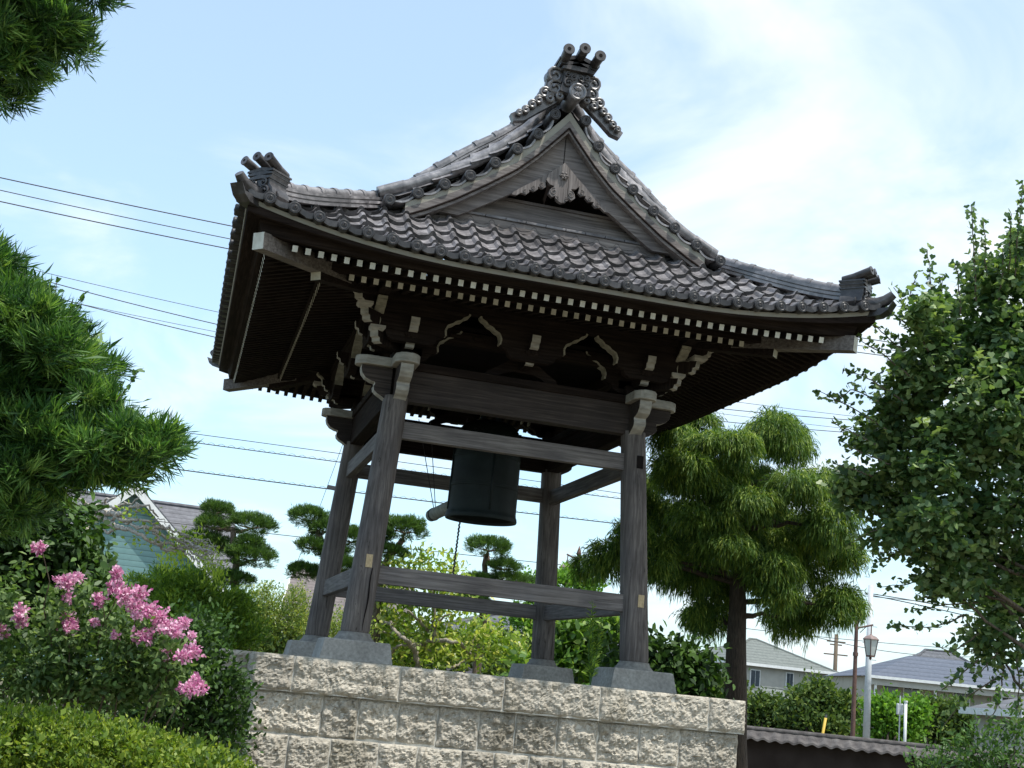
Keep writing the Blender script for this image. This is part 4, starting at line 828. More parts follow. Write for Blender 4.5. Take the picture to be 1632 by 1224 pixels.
# --- crape myrtle with pink panicles
M['myrtle'] = leaf_mat('crape_myrtle_leaves', [(0.026, 0.060, 0.018), (0.058, 0.115, 0.032), (0.115, 0.185, 0.058), (0.22, 0.30, 0.12)], 0.32, 0.5, 0.35)
M['pink'] = leaf_mat('pink_blossom', [(0.52, 0.15, 0.34), (0.74, 0.36, 0.54), (0.90, 0.66, 0.78)], 0.35, 0.6, 0.2, (1.1, 1.0, 1.05))
D = 8.8
t = plant('crape_myrtle', 150, D, 'crape myrtle shrub with upright panicles of pink blossom in front of the dark shrub', 'flowering shrub')
lb = [lobe(*a) for a in ((0, 1000, D, 70, 60, .5), (20, 1060, D, 80, 50, .5), (90, 1000, D, 60, 55, .4), (110, 1060, D, 80, 50, .5), (190, 1000, D, 55, 50, .4), (200, 1060, D, 70, 45, .4), (250, 1050, D, 45, 40, .35), (275, 1085, D, 40, 22, .25), (240, 1100, D, 60, 28, .3), (120, 950, D, 35, 28, .25), (60, 1105, D, 90, 30, .4), (45, 905, D, 18, 26, .15), (255, 1020, D, 30, 25, .25), (160, 1100, D, 70, 30, .3))]
L = Leaves('leaf'); clumped(L, sublobes(lb, 5, 0.5, 0.85), 1080, 8, 0.055, 0.056, 0.031, shell=0.8, out=0.5, up=0.1, rnd=0.9); L.build('leaves', M['myrtle'], t)
fl = [(60, 873, 9, 11), (105, 927, 17, 12), (124, 920, 9, 8), (187, 915, 9, 14), (184, 935, 15, 13), (196, 948, 10, 14), (157, 957, 10, 13), (32, 977, 10, 12), (33, 992, 8, 8), (108, 985, 10, 9), (110, 1000, 13, 11), (222, 945, 12, 12), (213, 962, 12, 12), (236, 972, 14, 13), (218, 981, 8, 6), (256, 985, 14, 14), (266, 998, 16, 12), (280, 1006, 11, 10), (293, 992, 9, 9), (228, 1013, 16, 13), (150, 991, 6, 5), (183, 1014, 6, 5), (305, 1037, 17, 12), (292, 1046, 12, 9), (262, 1045, 9, 7), (312, 1085, 9, 9), (304, 1097, 16, 10), (290, 1097, 8, 6), (322, 1098, 9, 9), (3, 1006, 8, 10), (106, 952, 8, 6), (306, 1012, 5, 6)]
for x, y, a, c_ in fl:
    l = lobe(x, y, D-0.45+0.25*rng.random(), a*0.88, c_*0.88); L = Leaves('rhomb'); C, O = sample([l], int(a*c_*1.0)+26, 0.9, 0, 0.32); n = len(C)
    L.put(C, O+rdir(n)*0.8, rdir(n), 0.024*(0.6+0.8*rng.random(n)), 0.022, 0.5+0.4*rng.normal(size=n)); L.build('flower_panicle', M['pink'], t)
b = MB(); base = np.array(t.location)
for x, y, a, c_ in fl[::3]: 
    e = at(x, y+6, D-0.35); limb(b, [base+rng.normal(size=3)*(0.2, 0.1, 0)+HF*0.3, base*0.5+e*0.5+(0, 0, 0.1)+HF*0.35+HR*rng.normal()*0.1, e+HF*0.1], 0.014, 0.003, 6, 0.012)
b.build('stems', M['bark_mid'], t)
# --- shadowy shrub between hedge and platform
D = 11.2
t = plant('shade_shrub', 320, D, 'dark shaded shrub filling the gap between pink flowers and the left side of stone platform', 'shrub')
lb = [lobe(*a) for a in ((290, 1060, D, 70, 60, .5), (330, 1110, D, 55, 60, .4), (270, 1130, D, 80, 60, .5), (340, 1190, D, 55, 70, .4), (200, 1150, D, 90, 60, .5), (310, 1010, D, 60, 40, .4), (362, 1095, D, 30, 34, .3), (352, 1150, D, 40, 50, .3))]
L = Leaves('leaf'); clumped(L, lb, 1300, 7, 0.06, 0.06, 0.035, shell=0.7, up=0.2); L.build('crown', M['persim'], t)
b = MB(); trunk_to(b, t.location, lb, 0.03); b.build('trunk', M['bark_dark'], t)
# --- feathery shrubs
M['bark_bare'] = bark('grey_bare_bark', (0.30, 0.27, 0.23), (0.55, 0.51, 0.45)); M['feather'] = leaf_mat('fresh_green_fine_leaves', [(0.045, 0.10, 0.018), (0.095, 0.18, 0.028), (0.17, 0.27, 0.036), (0.34, 0.42, 0.06)], 0.35, 0.5, 0.3)
D = 18.5
t = plant('feathery_shrub', 290, D, 'tall feathery bright green shrub with yellow-green tips, left of the stone platform', 'shrub')
lb = [lobe(*a) for a in ((215, 965, D, 46, 44), (262, 948, D, 46, 40), (310, 940, D, 42, 38), (345, 972, D, 45, 45), (300, 990, D, 70, 55), (220, 1005, D, 70, 55), (370, 1000, D, 46, 52), (330, 1040, D, 80, 55), (180, 985, D, 40, 40))]
L = Leaves('blade'); rosettes(L, sublobes(lb, 7, 0.4), 2900, 13, 0.10, 0.020, shell=0.5, topbias=0.4, spread=0.8, up=0.8, size=0.05)
C = np.array([at(x, y, D-0.5) for x, y in ((290, 872), (300, 880), (312, 868), (282, 885), (322, 882), (340, 900), (262, 890), (275, 878), (352, 915), (330, 893))]); I = np.repeat(np.arange(len(C)), 60); n = len(I)
L.put(C[I]+rng.normal(size=(n, 3))*(0.05, 0.05, 0.13), UP*1.5+rdir(n), rdir(n), 0.08, 0.03, 0.95); L.build('crown', M['feather'], t)
b = MB(); trunk_to(b, t.location, lb, 0.05); b.build('trunk', M['bark_mid'], t)
M['privet'] = leaf_mat('light_privet_leaves', [(0.07, 0.12, 0.025), (0.14, 0.21, 0.045), (0.24, 0.31, 0.075), (0.45, 0.44, 0.10)], 0.3, 0.4, 0.5)
D = 24.0
t = plant('privet_shrub', 440, D, 'loose small-leaved pale green shrub with yellowish leaves just left of the rear left post', 'shrub')
lb = [lobe(*a) for a in ((400, 985, D, 34, 40), (430, 980, D, 38, 40), (465, 985, D, 32, 40), (450, 1010, D, 50, 42), (490, 1000, D, 28, 38), (410, 1025, D, 55, 40), (470, 950, D, 18, 22), (425, 948, D, 14, 24), (395, 955, D, 14, 20), (520, 1010, D, 50, 36), (560, 1015, D, 40, 32))]
L = Leaves('rhomb'); clumped(L, lb, 2300, 9, 0.05, 0.05, 0.026, shell=0.7, up=0.5, rough=0.2); L.build('crown', M['privet'], t)
b = MB(); trunk_to(b, t.location, lb, 0.035); b.build('trunk', M['bark_mid'], t)
# --- bare pale branches
D = 14.0
t = plant('bare_tree', 118, D, 'almost leafless tree with pale grey crooked branches in front of the teal house', 'tree')
cv = lambda x, y: at(120+x/4.533, 760+y/4.533, D+0.3*math.sin(x*0.01))
BR = [[(60, 350), (85, 300), (130, 285), (200, 300), (250, 340), (300, 370), (390, 375), (450, 420), (530, 460), (600, 490), (650, 525), (730, 540)], [(60, 350), (90, 240), (160, 265), (230, 258), (300, 270), (350, 265), (400, 215), (460, 200), (520, 215), (560, 250), (600, 290)], [(90, 240), (180, 230), (300, 215), (360, 190), (430, 185), (460, 150)], [(250, 340), (280, 280), (340, 320), (420, 350), (480, 365), (500, 400), (530, 450)],
      [(340, 320), (400, 310), (500, 305), (560, 340), (630, 380)], [(420, 350), (530, 375), (600, 410), (660, 440), (720, 440), (800, 460), (900, 520), (1000, 560)], [(90, 240), (180, 210), (230, 160), (290, 150)], [(160, 265), (200, 200), (240, 195)], [(600, 490), (640, 470), (700, 490), (760, 500), (840, 540), (920, 590)], [(480, 365), (560, 370), (640, 360), (740, 400), (820, 440)], [(650, 525), (700, 510), (780, 530), (860, 590), (900, 610)], [(300, 370), (230, 400), (150, 380), (110, 340)], [(440, 190), (460, 240), (440, 260)], [(600, 490), (590, 440), (560, 400)], [(720, 440), (780, 490), (880, 500), (990, 540)], [(100, 210), (40, 170), (0, 120)]]
b = MB()
for i, p in enumerate(BR): limb(b, [cv(*q) for q in p], 0.038 if i < 2 else 0.020, 0.008, 7, 0.010)
for i in range(34):
    x, y = rng.uniform(560, 1000), 0; y = 300+(x-500)*0.5+rng.normal()*45; a = cv(x, y); e = cv(x+rng.uniform(40, 130), y+rng.uniform(-20, 60)); limb(b, [a, (a+e)/2+rng.normal(size=3)*0.03, e], 0.007, 0.003, 4, 0.006)
p0 = cv(60, 350); limb(b, [np.array(t.location), np.array(t.location)*0.4+p0*0.6+(0.1, 0, 0), p0], 0.12, 0.06, 10, 0.01); b.build('trunk', M['bark_bare'], t, smooth=True)
L = Leaves('rhomb'); C = np.array([cv(x, y) for x, y in ((400, 250), (490, 345), (520, 300), (440, 470), (600, 460), (710, 415), (380, 260))]); I = np.repeat(np.arange(len(C)), 14); n = len(I); L.put(C[I]+rng.normal(size=(n, 3))*0.06, rdir(n), rdir(n), 0.06, 0.04, 0.8); L.build('leaves', M['feather'], t)
# --- cloud-pruned pines
M['pine'] = leaf_mat('pine_needles', [(0.022, 0.050, 0.016), (0.045, 0.095, 0.022), (0.075, 0.145, 0.028), (0.12, 0.20, 0.04)], 0.22, 0.5, 0.3)
def niwaki(px, d, label, pads, trunkpts, dens=1.0):
    t = plant('cloud_pruned_pine', px, d, label, 'pine tree', 'cloud-pruned pines beyond the bell tower')
    b = MB(); P = [np.array(t.location)]+[at(x, y, d) for x, y in trunkpts]; limb(b, P, 0.13, 0.06, 9, 0.012)
    for (x, y, rx, ry) in pads:
        l = lobe(x, y, d+rng.uniform(-0.3, 0.3), rx, ry, rx*d/FPX*0.9); L = Leaves('blade')
        C, O = sample([l], int(rx*ry*0.62*dens)+60, 0.45, 0.62, 0.10); C[:, 2] = np.maximum(C[:, 2], l[0][2]-l[2]*0.55); ax = unit(O+UP*0.9+rdir(len(C))*0.3); I = np.repeat(np.arange(len(C)), 14); n = len(I); tb = np.clip(0.5+0.2*rng.normal(size=len(C)), 0, 1)
        L.put(C[I]+rng.normal(size=(n, 3))*0.02, ax[I]+rdir(n)*0.7, rdir(n), 0.10*(0.6+0.7*rng.random(n)), 0.013, tb[I]+rng.normal(size=n)*0.12); L.build('foliage_pad', M['pine'], t)
        k = int(np.argmin([np.linalg.norm(p-l[0]) for p in P])); j = P[k] if k else P[1]; e = l[0]-UP*l[2]*0.25
        limb(b, [j, (j+e)/2+rng.normal(size=3)*0.04-UP*0.05, e], 0.05, 0.02, 7, 0.008)
        for s in (-0.6, -0.25, 0.3, 0.65): limb(b, [e, e+HR*s*l[1]+UP*l[2]*0.2], 0.02, 0.008, 5)
    b.build('trunk', M['bark_mid'], t, smooth=True)
niwaki(385, 25, 'cloud-pruned pine with six flat needle pads, right of the teal house', [(345, 815, 24, 13), (335, 838, 23, 13), (400, 838, 37, 17), (325, 866, 40, 17), (398, 868, 20, 14), (398, 889, 40, 18), (370, 925, 30, 14)], [(372, 960), (378, 900), (371, 870), (372, 845)])
niwaki(505, 26, 'cloud-pruned pine seen left of and behind the rear left post', [(492, 826, 32, 17), (520, 845, 28, 14), (497, 872, 24, 13), (530, 880, 26, 14), (485, 913, 27, 13), (550, 905, 22, 16), (560, 860, 20, 18)], [(515, 960), (520, 900), (515, 865), (505, 845)])
niwaki(622, 25, 'cloud-pruned pine with one rounded needle pad right of the front left post', [(645, 845, 33, 19), (605, 850, 20, 14), (622, 880, 24, 10)], [(600, 960), (612, 905), (625, 878), (640, 862)])
niwaki(775, 27, 'cloud-pruned pine with a mushroom-shaped top pad on a pale stem, seen below the bell', [(779, 874, 35, 16), (804, 905, 25, 12), (815, 925, 34, 9), (765, 925, 22, 9), (750, 960, 30, 12)], [(768, 1000), (775, 930), (770, 905), (776, 885)])
# --- garden tree behind platform
M['magn'] = leaf_mat('yellow_green_garden_leaves', [(0.07, 0.13, 0.02), (0.15, 0.24, 0.036), (0.27, 0.35, 0.055), (0.55, 0.52, 0.17)], 0.38, 0.38, 0.5)
D = 25.0
t = plant('garden_tree', 690, D, 'low garden tree with crooked tan branches and yellow-green leaves, seen between the tower posts', 'tree')
lb = [lobe(*a) for a in ((630, 918, D, 42, 20, .7), (662, 893, D, 34, 16, .5), (700, 905, D, 36, 14, .5), (740, 918, D, 30, 10, .4), (610, 990, D, 50, 50), (670, 1000, D, 55, 45), (740, 1010, D, 60, 40), (800, 1030, D, 50, 28), (600, 1050, D, 60, 30), (700, 1050, D, 80, 30), (840, 1050, D, 40, 26), (700, 950, D, 60, 22), (620, 945, D, 40, 30))]
L = Leaves('leaf'); clumped(L, lb, 760, 7, 0.12, 0.125, 0.068, shell=0.8, up=0.25, rough=0.2); L.build('crown', M['magn'], t)
b = MB(); cv = lambda x, y: at(580+x/3.886, 860+y/3.886, D-0.5+0.3*math.sin(x*0.02)); j0 = cv(335, 780)
for p, r in (([(335, 780), (320, 700), (300, 660), (260, 620), (190, 575), (168, 540), (180, 515), (120, 520), (60, 580)], .045), ([(300, 660), (360, 650), (440, 620), (430, 590), (400, 560), (300, 460), (270, 440)], .04), ([(440, 620), (560, 632), (620, 660), (655, 700), (700, 740), (760, 745)], .035), ([(140, 735), (180, 685), (230, 655), (300, 662)], .03), ([(440, 600), (425, 520), (440, 440), (430, 330)], .035), ([(420, 560), (480, 480), (540, 460)], .025), ([(650, 690), (680, 640), (690, 600)], .02), ([(540, 790), (620, 750), (655, 735)], .02), ([(430, 330), (380, 260), (300, 230)], .02), ([(190, 575), (120, 570), (70, 540)], .02), ([(360, 650), (420, 700), (500, 660)], .02)):
    limb(b, [cv(*q) for q in p], r*1.25, r*0.5, 7, 0.015)
limb(b, [np.array(t.location), (np.array(t.location)+j0)/2+(0.05, 0, 0), j0], 0.11, 0.06, 10, 0.01); b.build('trunk', M['bark_pale'], t, smooth=True)
M['big'] = leaf_mat('large_glossy_leaves', [(0.035, 0.085, 0.015), (0.07, 0.15, 0.025), (0.13, 0.24, 0.035), (0.26, 0.36, 0.09)], 0.35, 0.35, 0.5)
D = 24.0
t = plant('large_leaved_bush', 940, D, 'bright green bush of large lobed leaves between rear right post and front right post', 'bush')
lb = [lobe(*a) for a in ((905, 1045, D, 34, 28), (940, 1020, D, 34, 36), (975, 1010, D, 28, 30), (930, 1065, D, 50, 30), (900, 1000, D, 20, 22), (860, 1070, D, 40, 22))]
L = Leaves('leaf'); clumped(L, lb, 420, 6, 0.12, 0.21, 0.115, shell=0.8, up=0.0, rnd=1.0); L.build('crown', M['big'], t)
b = MB(); trunk_to(b, t.location, lb, 0.04); b.build('trunk', M['bark_mid'], t)
D = 18.0
t = plant('fig_bush', 1090, D, 'very dark green broad-leaved bush between the front right post and the cypress trunk', 'bush')
lb = [lobe(*a) for a in ((1035, 1050, D, 30, 30), (1070, 1045, D, 32, 26), (1105, 1065, D, 34, 30), (1060, 1080, D, 50, 32), (1125, 1090, D, 26, 26), (985, 1060, D, 30, 40), (1135, 1060, D, 14, 14), (1060, 1130, D, 90, 30))]
L = Leaves('leaf'); clumped(L, lb, 560, 7, 0.09, 0.12, 0.085, shell=0.8, up=-0.1, rough=0.2); L.build('crown', M['persim'], t)
b = MB(); trunk_to(b, t.location, lb, 0.04); b.build('trunk', M['bark_dark'], t)
# --- weed on the platform edge
wp = np.array((0.98, -2.25, PT)); t = root('weed', wp, 'tall thin green weed sprouting from platform edge left of the front right base stone', 'weed'); b = MB(); L = Leaves('blade')
for k in range(4):
    e = wp+np.array((rng.uniform(-0.10, 0.10), rng.uniform(-0.05, 0.05), 0.62+0.28*rng.random())); limb(b, [wp, (wp+e)/2+(rng.uniform(-.03, .03), 0, 0), e], 0.006, 0.003, 5)
    for s in np.linspace(0.12, 1.0, 24):
        q = wp*(1-s)+e*s; n = 4; L.put(np.repeat(q[None], n, 0), rdir(n)*(1, 1, 0.3)+UP*0.5, rdir(n)+UP, 0.11-0.04*s, 0.013, rng.random(n))
b.build('stem', M['ivy'], t); L.build('leaves', M['feather'], t)
# --- weeping cypress
M['cyp'] = leaf_mat('drooping_cypress_sprays', [(0.024, 0.060, 0.016), (0.060, 0.125, 0.026), (0.145, 0.225, 0.040), (0.32, 0.39, 0.08)], 0.28, 0.55, 0.25)
D = 20.0
t = plant('weeping_cypress', 1190, D, 'tall cypress with drooping green mounds and straight dark trunk, right of the bell tower', 'tree')
CY_ = ((1076, 700, 36, 28), (1118, 678, 34, 26), (1153, 716, 58, 32), (1232, 690, 52, 38), (1262, 710, 38, 36), (1096, 757, 64, 36), (1146, 765, 66, 34), (1205, 762, 38, 24), (1262, 776, 46, 28), (1312, 772, 36, 32), (1268, 838, 42, 32), (1322, 838, 42, 40), (1186, 860, 44, 26), (1063, 838, 44, 46), (1120, 830, 50, 40), (1096, 912, 58, 36), (1170, 915, 46, 30), (1222, 912, 46, 30), (1333, 965, 44, 34), (1300, 900, 46, 44), (1052, 890, 34, 36), (1128, 985, 40, 28), (1262, 985, 44, 34), (972, 890, 34, 34), (940, 905, 24, 22), (1030, 790, 26, 34), (1010, 870, 34, 40), (1350, 890, 24, 34), (1200, 820, 60, 40), (1150, 872, 60, 30), (1240, 872, 46, 30), (1100, 862, 36, 26), (1190, 800, 60, 26), (1290, 862, 34, 28), (1140, 945, 36, 24), (1235, 950, 36, 24))
depth = [0.7*math.sin(i*2.1) for i in range(len(CY_))]; depth[28] = 0.8
lb = [lobe(x, y, D+dd, a, c_, a*D/FPX*0.9) for (x, y, a, c_), dd in zip(CY_, depth)]
lb0 = lb; lb = sublobes([(c, a*0.95, b_*0.86, e*0.95) for c, a, b_, e in lb], 6, 0.40, 0.88); L = Leaves('strand'); C, O = sample(lb, 20000, 0.45, 0.45, 0.14); n0 = len(C); tb = np.clip(0.5+0.22*rng.normal(size=n0), 0, 1); ax = unit(O*(1, 1, 0.25)*0.9+rdir(n0)*0.3+np.where(O[:, 2:3] > 0.3, 0.25, -0.5)*UP)
I = np.repeat(np.arange(n0), 6); n = len(I); root_ = C[I]+rng.normal(size=(n, 3))*0.035; d1 = unit(ax[I]*0.75+rdir(n)*0.40-UP*0.25); l1 = 0.10*(0.6+0.8*rng.random(n)); tt = tb[I]+rng.normal(size=n)*0.12
L.put(root_, d1, rdir(n), l1, 0.016, tt); L.put(root_+d1*l1[:, None]*0.8, unit(d1*0.7-UP), rdir(n), l1*0.95, 0.014, tt)
# hanging fringes
C, O = sample(lb0, 2200, 0.5, 0.0, 0.1); k = O[:, 2] < -0.1; C = C[k]; I = np.repeat(np.arange(len(C)), 6); n = len(I); L.put(C[I]+rng.normal(size=(n, 3))*0.04, -UP+rdir(n)*0.22, rdir(n), 0.20*(0.5+rng.random(n)), 0.013, 0.35+0.2*rng.normal(size=n))  # darker tint paints the shade on the undersides of the mounds
L.build('crown', M['cyp'], t)
b = MB(); tb_ = np.array(t.location); tp = at(1180, 705, D); limb(b, [tb_, tb_*0.7+tp*0.3, tp], 0.235, 0.05, 18, 0.006)
for l in lb0[:24]:
    z = min(l[0][2]-0.15, tp[2]-0.2); s = (z-tb_[2])/(tp[2]-tb_[2]); j = tb_*(1-s)+tp*s; limb(b, [j, (j+l[0])/2+(0, 0, 0.08), l[0]-UP*0.05], 0.05, 0.015, 7, 0.012)
b.build('trunk', M['bark_dark'], t, smooth=True)
# --- ginkgo
M['gink'] = leaf_mat('ginkgo_leaves', [(0.030, 0.070, 0.028), (0.065, 0.125, 0.042), (0.14, 0.215, 0.075), (0.29, 0.37, 0.16)], 0.30, 0.45, 0.4)
D = 14.6
t = plant('ginkgo_tree', 1690, D, 'leafy ginkgo tree with fan-shaped leaves and upright shoots filling the right edge', 'tree')
GL = ((1600, 500, 75, 80), (1545, 540, 65, 70), (1490, 590, 70, 65), (1580, 640, 110, 110), (1450, 640, 62, 55), (1420, 700, 62, 48), (1500, 740, 90, 80), (1620, 780, 110, 120), (1420, 790, 70, 50), (1370, 790, 44, 34), (1480, 850, 85, 60), (1560, 900, 80, 70), (1630, 970, 70, 70), (1590, 1020, 50, 40), (1480, 500, 34, 36), (1560, 440, 30, 44), (1620, 420, 30, 50), (1660, 600, 90, 150), (1510, 920, 50, 34), (1420, 860, 34, 24))
lb = [lobe(x, y, D+0.5*math.sin(i*1.7), a, c_, a*D/FPX*0.9) for i, (x, y, a, c_) in enumerate(GL)]
L = Leaves('fan'); clumped(L, sublobes(lb, 6, 0.42, 0.88), 4200, 7, 0.055, 0.078, 0.078, shell=0.75, topbias=0.1, out=0.5, up=0.25, rnd=0.9, rough=0.14, flat=0.8)
b = MB(); base = np.array(t.location); tp = at(1640, 380, D); limb(b, [base, base*0.5+tp*0.5, tp], 0.16, 0.03, 12, 0.01)
def shoot(p, r=0.010, gap=0.05, jit=0.02, curve=None):
    P = [at(x, y, D-0.3+rng.uniform(-0.3, 0.3)*0) for x, y in p]; limb(b, P, r, r*0.4, 5, 0.006); P = np.array(P); seg = np.concatenate([[0], np.cumsum(np.linalg.norm(np.diff(P, axis=0), axis=1))])
    for s in np.arange(0.02, seg[-1]+0.02, gap):
        q = np.array([np.interp(s, seg, P[:, i]) for i in range(3)]); n = 3; L.put(q+rng.normal(size=(n, 3))*jit, rdir(n)+UP*0.35, rdir(n)+UP*0.5-HF*0.4, 0.062*(0.7+0.5*rng.random(n)), 0.062, rng.random(n))
for p in (((1490, 520), (1484, 450), (1478, 398)), ((1556, 480), (1552, 400), (1548, 328)), ((1572, 440), (1570, 390), (1568, 352)), ((1618, 440), (1624, 360), (1630, 292)), ((1590, 480), (1600, 420), (1598, 395)), ((1505, 540), (1500, 480), (1502, 440)), ((1640, 420), (1650, 350), (1655, 300)), ((1530, 500), (1528, 440), (1522, 420)), ((1608, 430), (1610, 370), (1612, 340))): shoot(p, gap=0.042, jit=0.024)
for p in (((1480, 560), (1440, 480), (1424, 458)), ((1470, 530), (1420, 500), (1385, 474)), ((1450, 600), (1400, 560), (1352, 530)), ((1440, 640), (1380, 600), (1345, 590)), ((1420, 690), (1360, 650), (1302, 622)), ((1400, 710), (1340, 680), (1325, 672)), ((1440, 560), (1395, 520), (1372, 515)), ((1420, 740), (1370, 720), (1340, 704)), ((1400, 640), (1360, 618), (1330, 640)), ((1480, 500), (1450, 470), (1462, 440)), ((1390, 760), (1350, 745), (1328, 738)),
          ((1500, 900), (1450, 930), (1402, 936)), ((1540, 980), (1490, 1000), (1420, 998)), ((1560, 1010), (1520, 1040), (1492, 1030)), ((1480, 850), (1430, 880), (1388, 905)), ((1590, 1040), (1560, 1075), (1545, 1068)), ((1560, 960), (1500, 965), (1450, 975)), ((1430, 830), (1385, 850), (1352, 868)), ((1530, 940), (1470, 955), (1462, 948)), ((1600, 1060), (1590, 1120), (1570, 1170)), ((1620, 1050), (1625, 1110), (1610, 1180)), ((1590, 1080), (1540, 1110), (1500, 1160)), ((1560, 1050), (1520, 1085), (1500, 1100))): shoot(p, gap=0.05, jit=0.03)
for l in lb: 
    s = np.clip((l[0][2]-base[2])/(tp[2]-base[2])-0.12, 0.2, 0.9); j = base*(1-s)+tp*s; limb(b, [j, (j+l[0])/2-(0, 0, 0.05)+HF*0.2, l[0]+HF*0.15], 0.026, 0.008, 7, 0.01)
b.build('trunk', M['bark_mid'], t, smooth=True); L.build('crown', M['gink'], t)
# low leafy branches, bottom right
D = 12.5
t = plant('low_shrub', 1560, D, 'loose low shrub with scattered yellow-green leaves in the bottom right corner before the dark wall', 'shrub')
lb = [lobe(*a) for a in ((1500, 1210, D, 50, 26), (1560, 1190, D, 55, 40), (1620, 1170, D, 45, 60), (1580, 1230, D, 80, 40), (1470, 1222, D, 26, 16))]
L = Leaves('leaf'); clumped(L, lb, 300, 6, 0.05, 0.06, 0.03, shell=0.9, up=0.3, rough=0.25); L.build('crown', M['ivy'], t)
b = MB(); trunk_to(b, t.location, lb, 0.02); b.build('stems', M['bark_dark'], t)
# --- background bushes
M['bush_a'] = leaf_mat('mid_green_bush_leaves', [(0.028, 0.060, 0.020), (0.075, 0.125, 0.032), (0.17, 0.22, 0.055)], 0.25, 0.6, 0.2)
M['bush_b'] = leaf_mat('bright_green_bush_leaves', [(0.06, 0.14, 0.02), (0.12, 0.25, 0.03), (0.19, 0.33, 0.05)], 0.3, 0.6, 0.2)
for nm, px, D, mat, lab, lbs, n, ls in (
    ('round_bush', 1295, 44, 'bush_a', 'rounded dark green bush left of the lamp post, beyond the garden wall', ((1290, 1104, 34, 32), (1330, 1118, 30, 28), (1310, 1140, 60, 34), (1268, 1136, 30, 24), (1345, 1140, 24, 26)), 1500, .22),
    ('round_bush', 1215, 46, 'bush_a', 'low mid-green bush just right of the cypress trunk, below the hip-roofed house', ((1225, 1115, 26, 20), (1245, 1135, 34, 26), (1205, 1125, 20, 28), (1215, 1155, 34, 14)), 800, .2),
    ('round_bush', 1415, 40, 'bush_b', 'bright lime-green leafy bush between the concrete pole and the short white pole', ((1405, 1130, 26, 30), (1425, 1125, 30, 28), (1400, 1155, 30, 20), (1440, 1150, 30, 24), (1455, 1120, 18, 18)), 1100, .2),
    ('round_bush', 1490, 47, 'bush_a', 'broad mid-green bush below the long apartment roof, right of the short white pole', ((1470, 1120, 34, 28), (1500, 1125, 40, 32), (1540, 1140, 28, 30), (1490, 1155, 60, 26)), 1500, .22),
    ('round_bush', 880, 34, 'bush_b', 'yellow-green round bush seen through the tower beside the rear right post', ((905, 925, 40, 16), (850, 935, 36, 12), (930, 935, 26, 16), (850, 1000, 50, 60), (930, 990, 60, 50)), 1100, .16),
    ('round_bush', 1120, 30, 'bush_a', 'shadowed bush behind the dark fig bush, left of the cypress trunk', ((1120, 1120, 40, 30), (1160, 1120, 30, 40), (1080, 1110, 50, 30)), 700, .16),
    ('round_bush', 700, 33, 'bush_a', 'dense mid-green bush behind the garden tree, under the lower tie beams', ((620, 1040, 60, 50), (700, 1050, 70, 40), (780, 1050, 60, 40), (850, 1060, 60, 34)), 1500, .17),
    ('round_bush', 150, 24, 'bush_a', 'tall dense green bush behind the pink flowers at far left', ((40, 960, 90, 80), (140, 960, 80, 60), (230, 1000, 90, 80), (400, 1040, 120, 60), (330, 1010, 90, 60)), 3000, .12)):
    t = plant(nm, px, D, lab, 'bush', 'bushes around the garden'); sh = 16 if px > 1180 else 0; lb = [lobe(x, y+sh, D, a*0.92, c_*0.9) for x, y, a, c_ in lbs]; lb = sublobes(lb, 7, 0.4); L = Leaves('rhomb')
    clumped(L, lb, n, 8, ls*0.8, ls*0.8, ls*0.5, shell=0.5, topbias=0.4, up=0.4, rough=0.12); L.build('crown', M[mat], t)
    b = MB(); trunk_to(b, t.location, lb[::8], 0.06); b.build('trunk', M['bark_dark'], t)
# ================================================================== garden wall
M['wall_dark'] = rough_mat('dark_stained_wall', (0.030, 0.022, 0.020), (0.055, 0.042, 0.038), 1.6, 0.95, spec=0.1)
M['coping'] = rough_mat('old_wall_tile', (0.05, 0.045, 0.045), (0.13, 0.12, 0.115), 8, 0.9, spec=0.2)
p0 = at(1030, 1139, 26.5); p1 = at(1760, 1216, 24.5); p0[2] = p1[2] = (p0[2]+p1[2])/2-0.07
t = root('garden_wall', (p0[0], p0[1], GZ), 'long dark garden wall with weathered grey tile coping, right of the stone platform', 'wall')
dx = unit(p1-p0); nn = np.cross(dx, UP); Lw = float(np.linalg.norm(p1-p0)); topz = p0[2]
b = MB(); m = (p0+p1)/2; b.bar(np.array((p0[0], p0[1], (GZ+topz-0.16)/2)), np.array((p1[0], p1[1], (GZ+topz-0.16)/2)), 0.18, topz-0.16-GZ+0.02); b.build('wall_panel', M['wall_dark'], t)
b = MB(); n = int(Lw/0.24); pts = []
T = np.linspace(0, Lw, n*8+1); prof = [(-0.30, -0.19), (-0.29, -0.15), (-0.16, -0.07), (-0.05, -0.01), (0.05, -0.01), (0.16, -0.07), (0.29, -0.15), (0.30, -0.19)]
A = np.array([[np.array((p0[0], p0[1], topz))+dx*s+nn*q+UP*(h+0.022*math.cos(2*math.pi*s/0.24)*(1 if abs(q) > 0.1 else 0.3)) for s in T] for q, h in prof]); b.grid(A)
b.build('tile_coping', M['coping'], t)
b = MB(); b.tube([np.array((p0[0], p0[1], topz+0.015))+dx*s for s in np.linspace(0, Lw, 40)], 0.06, 10); b.build('coping_ridge', M['coping'], t, smooth=True)
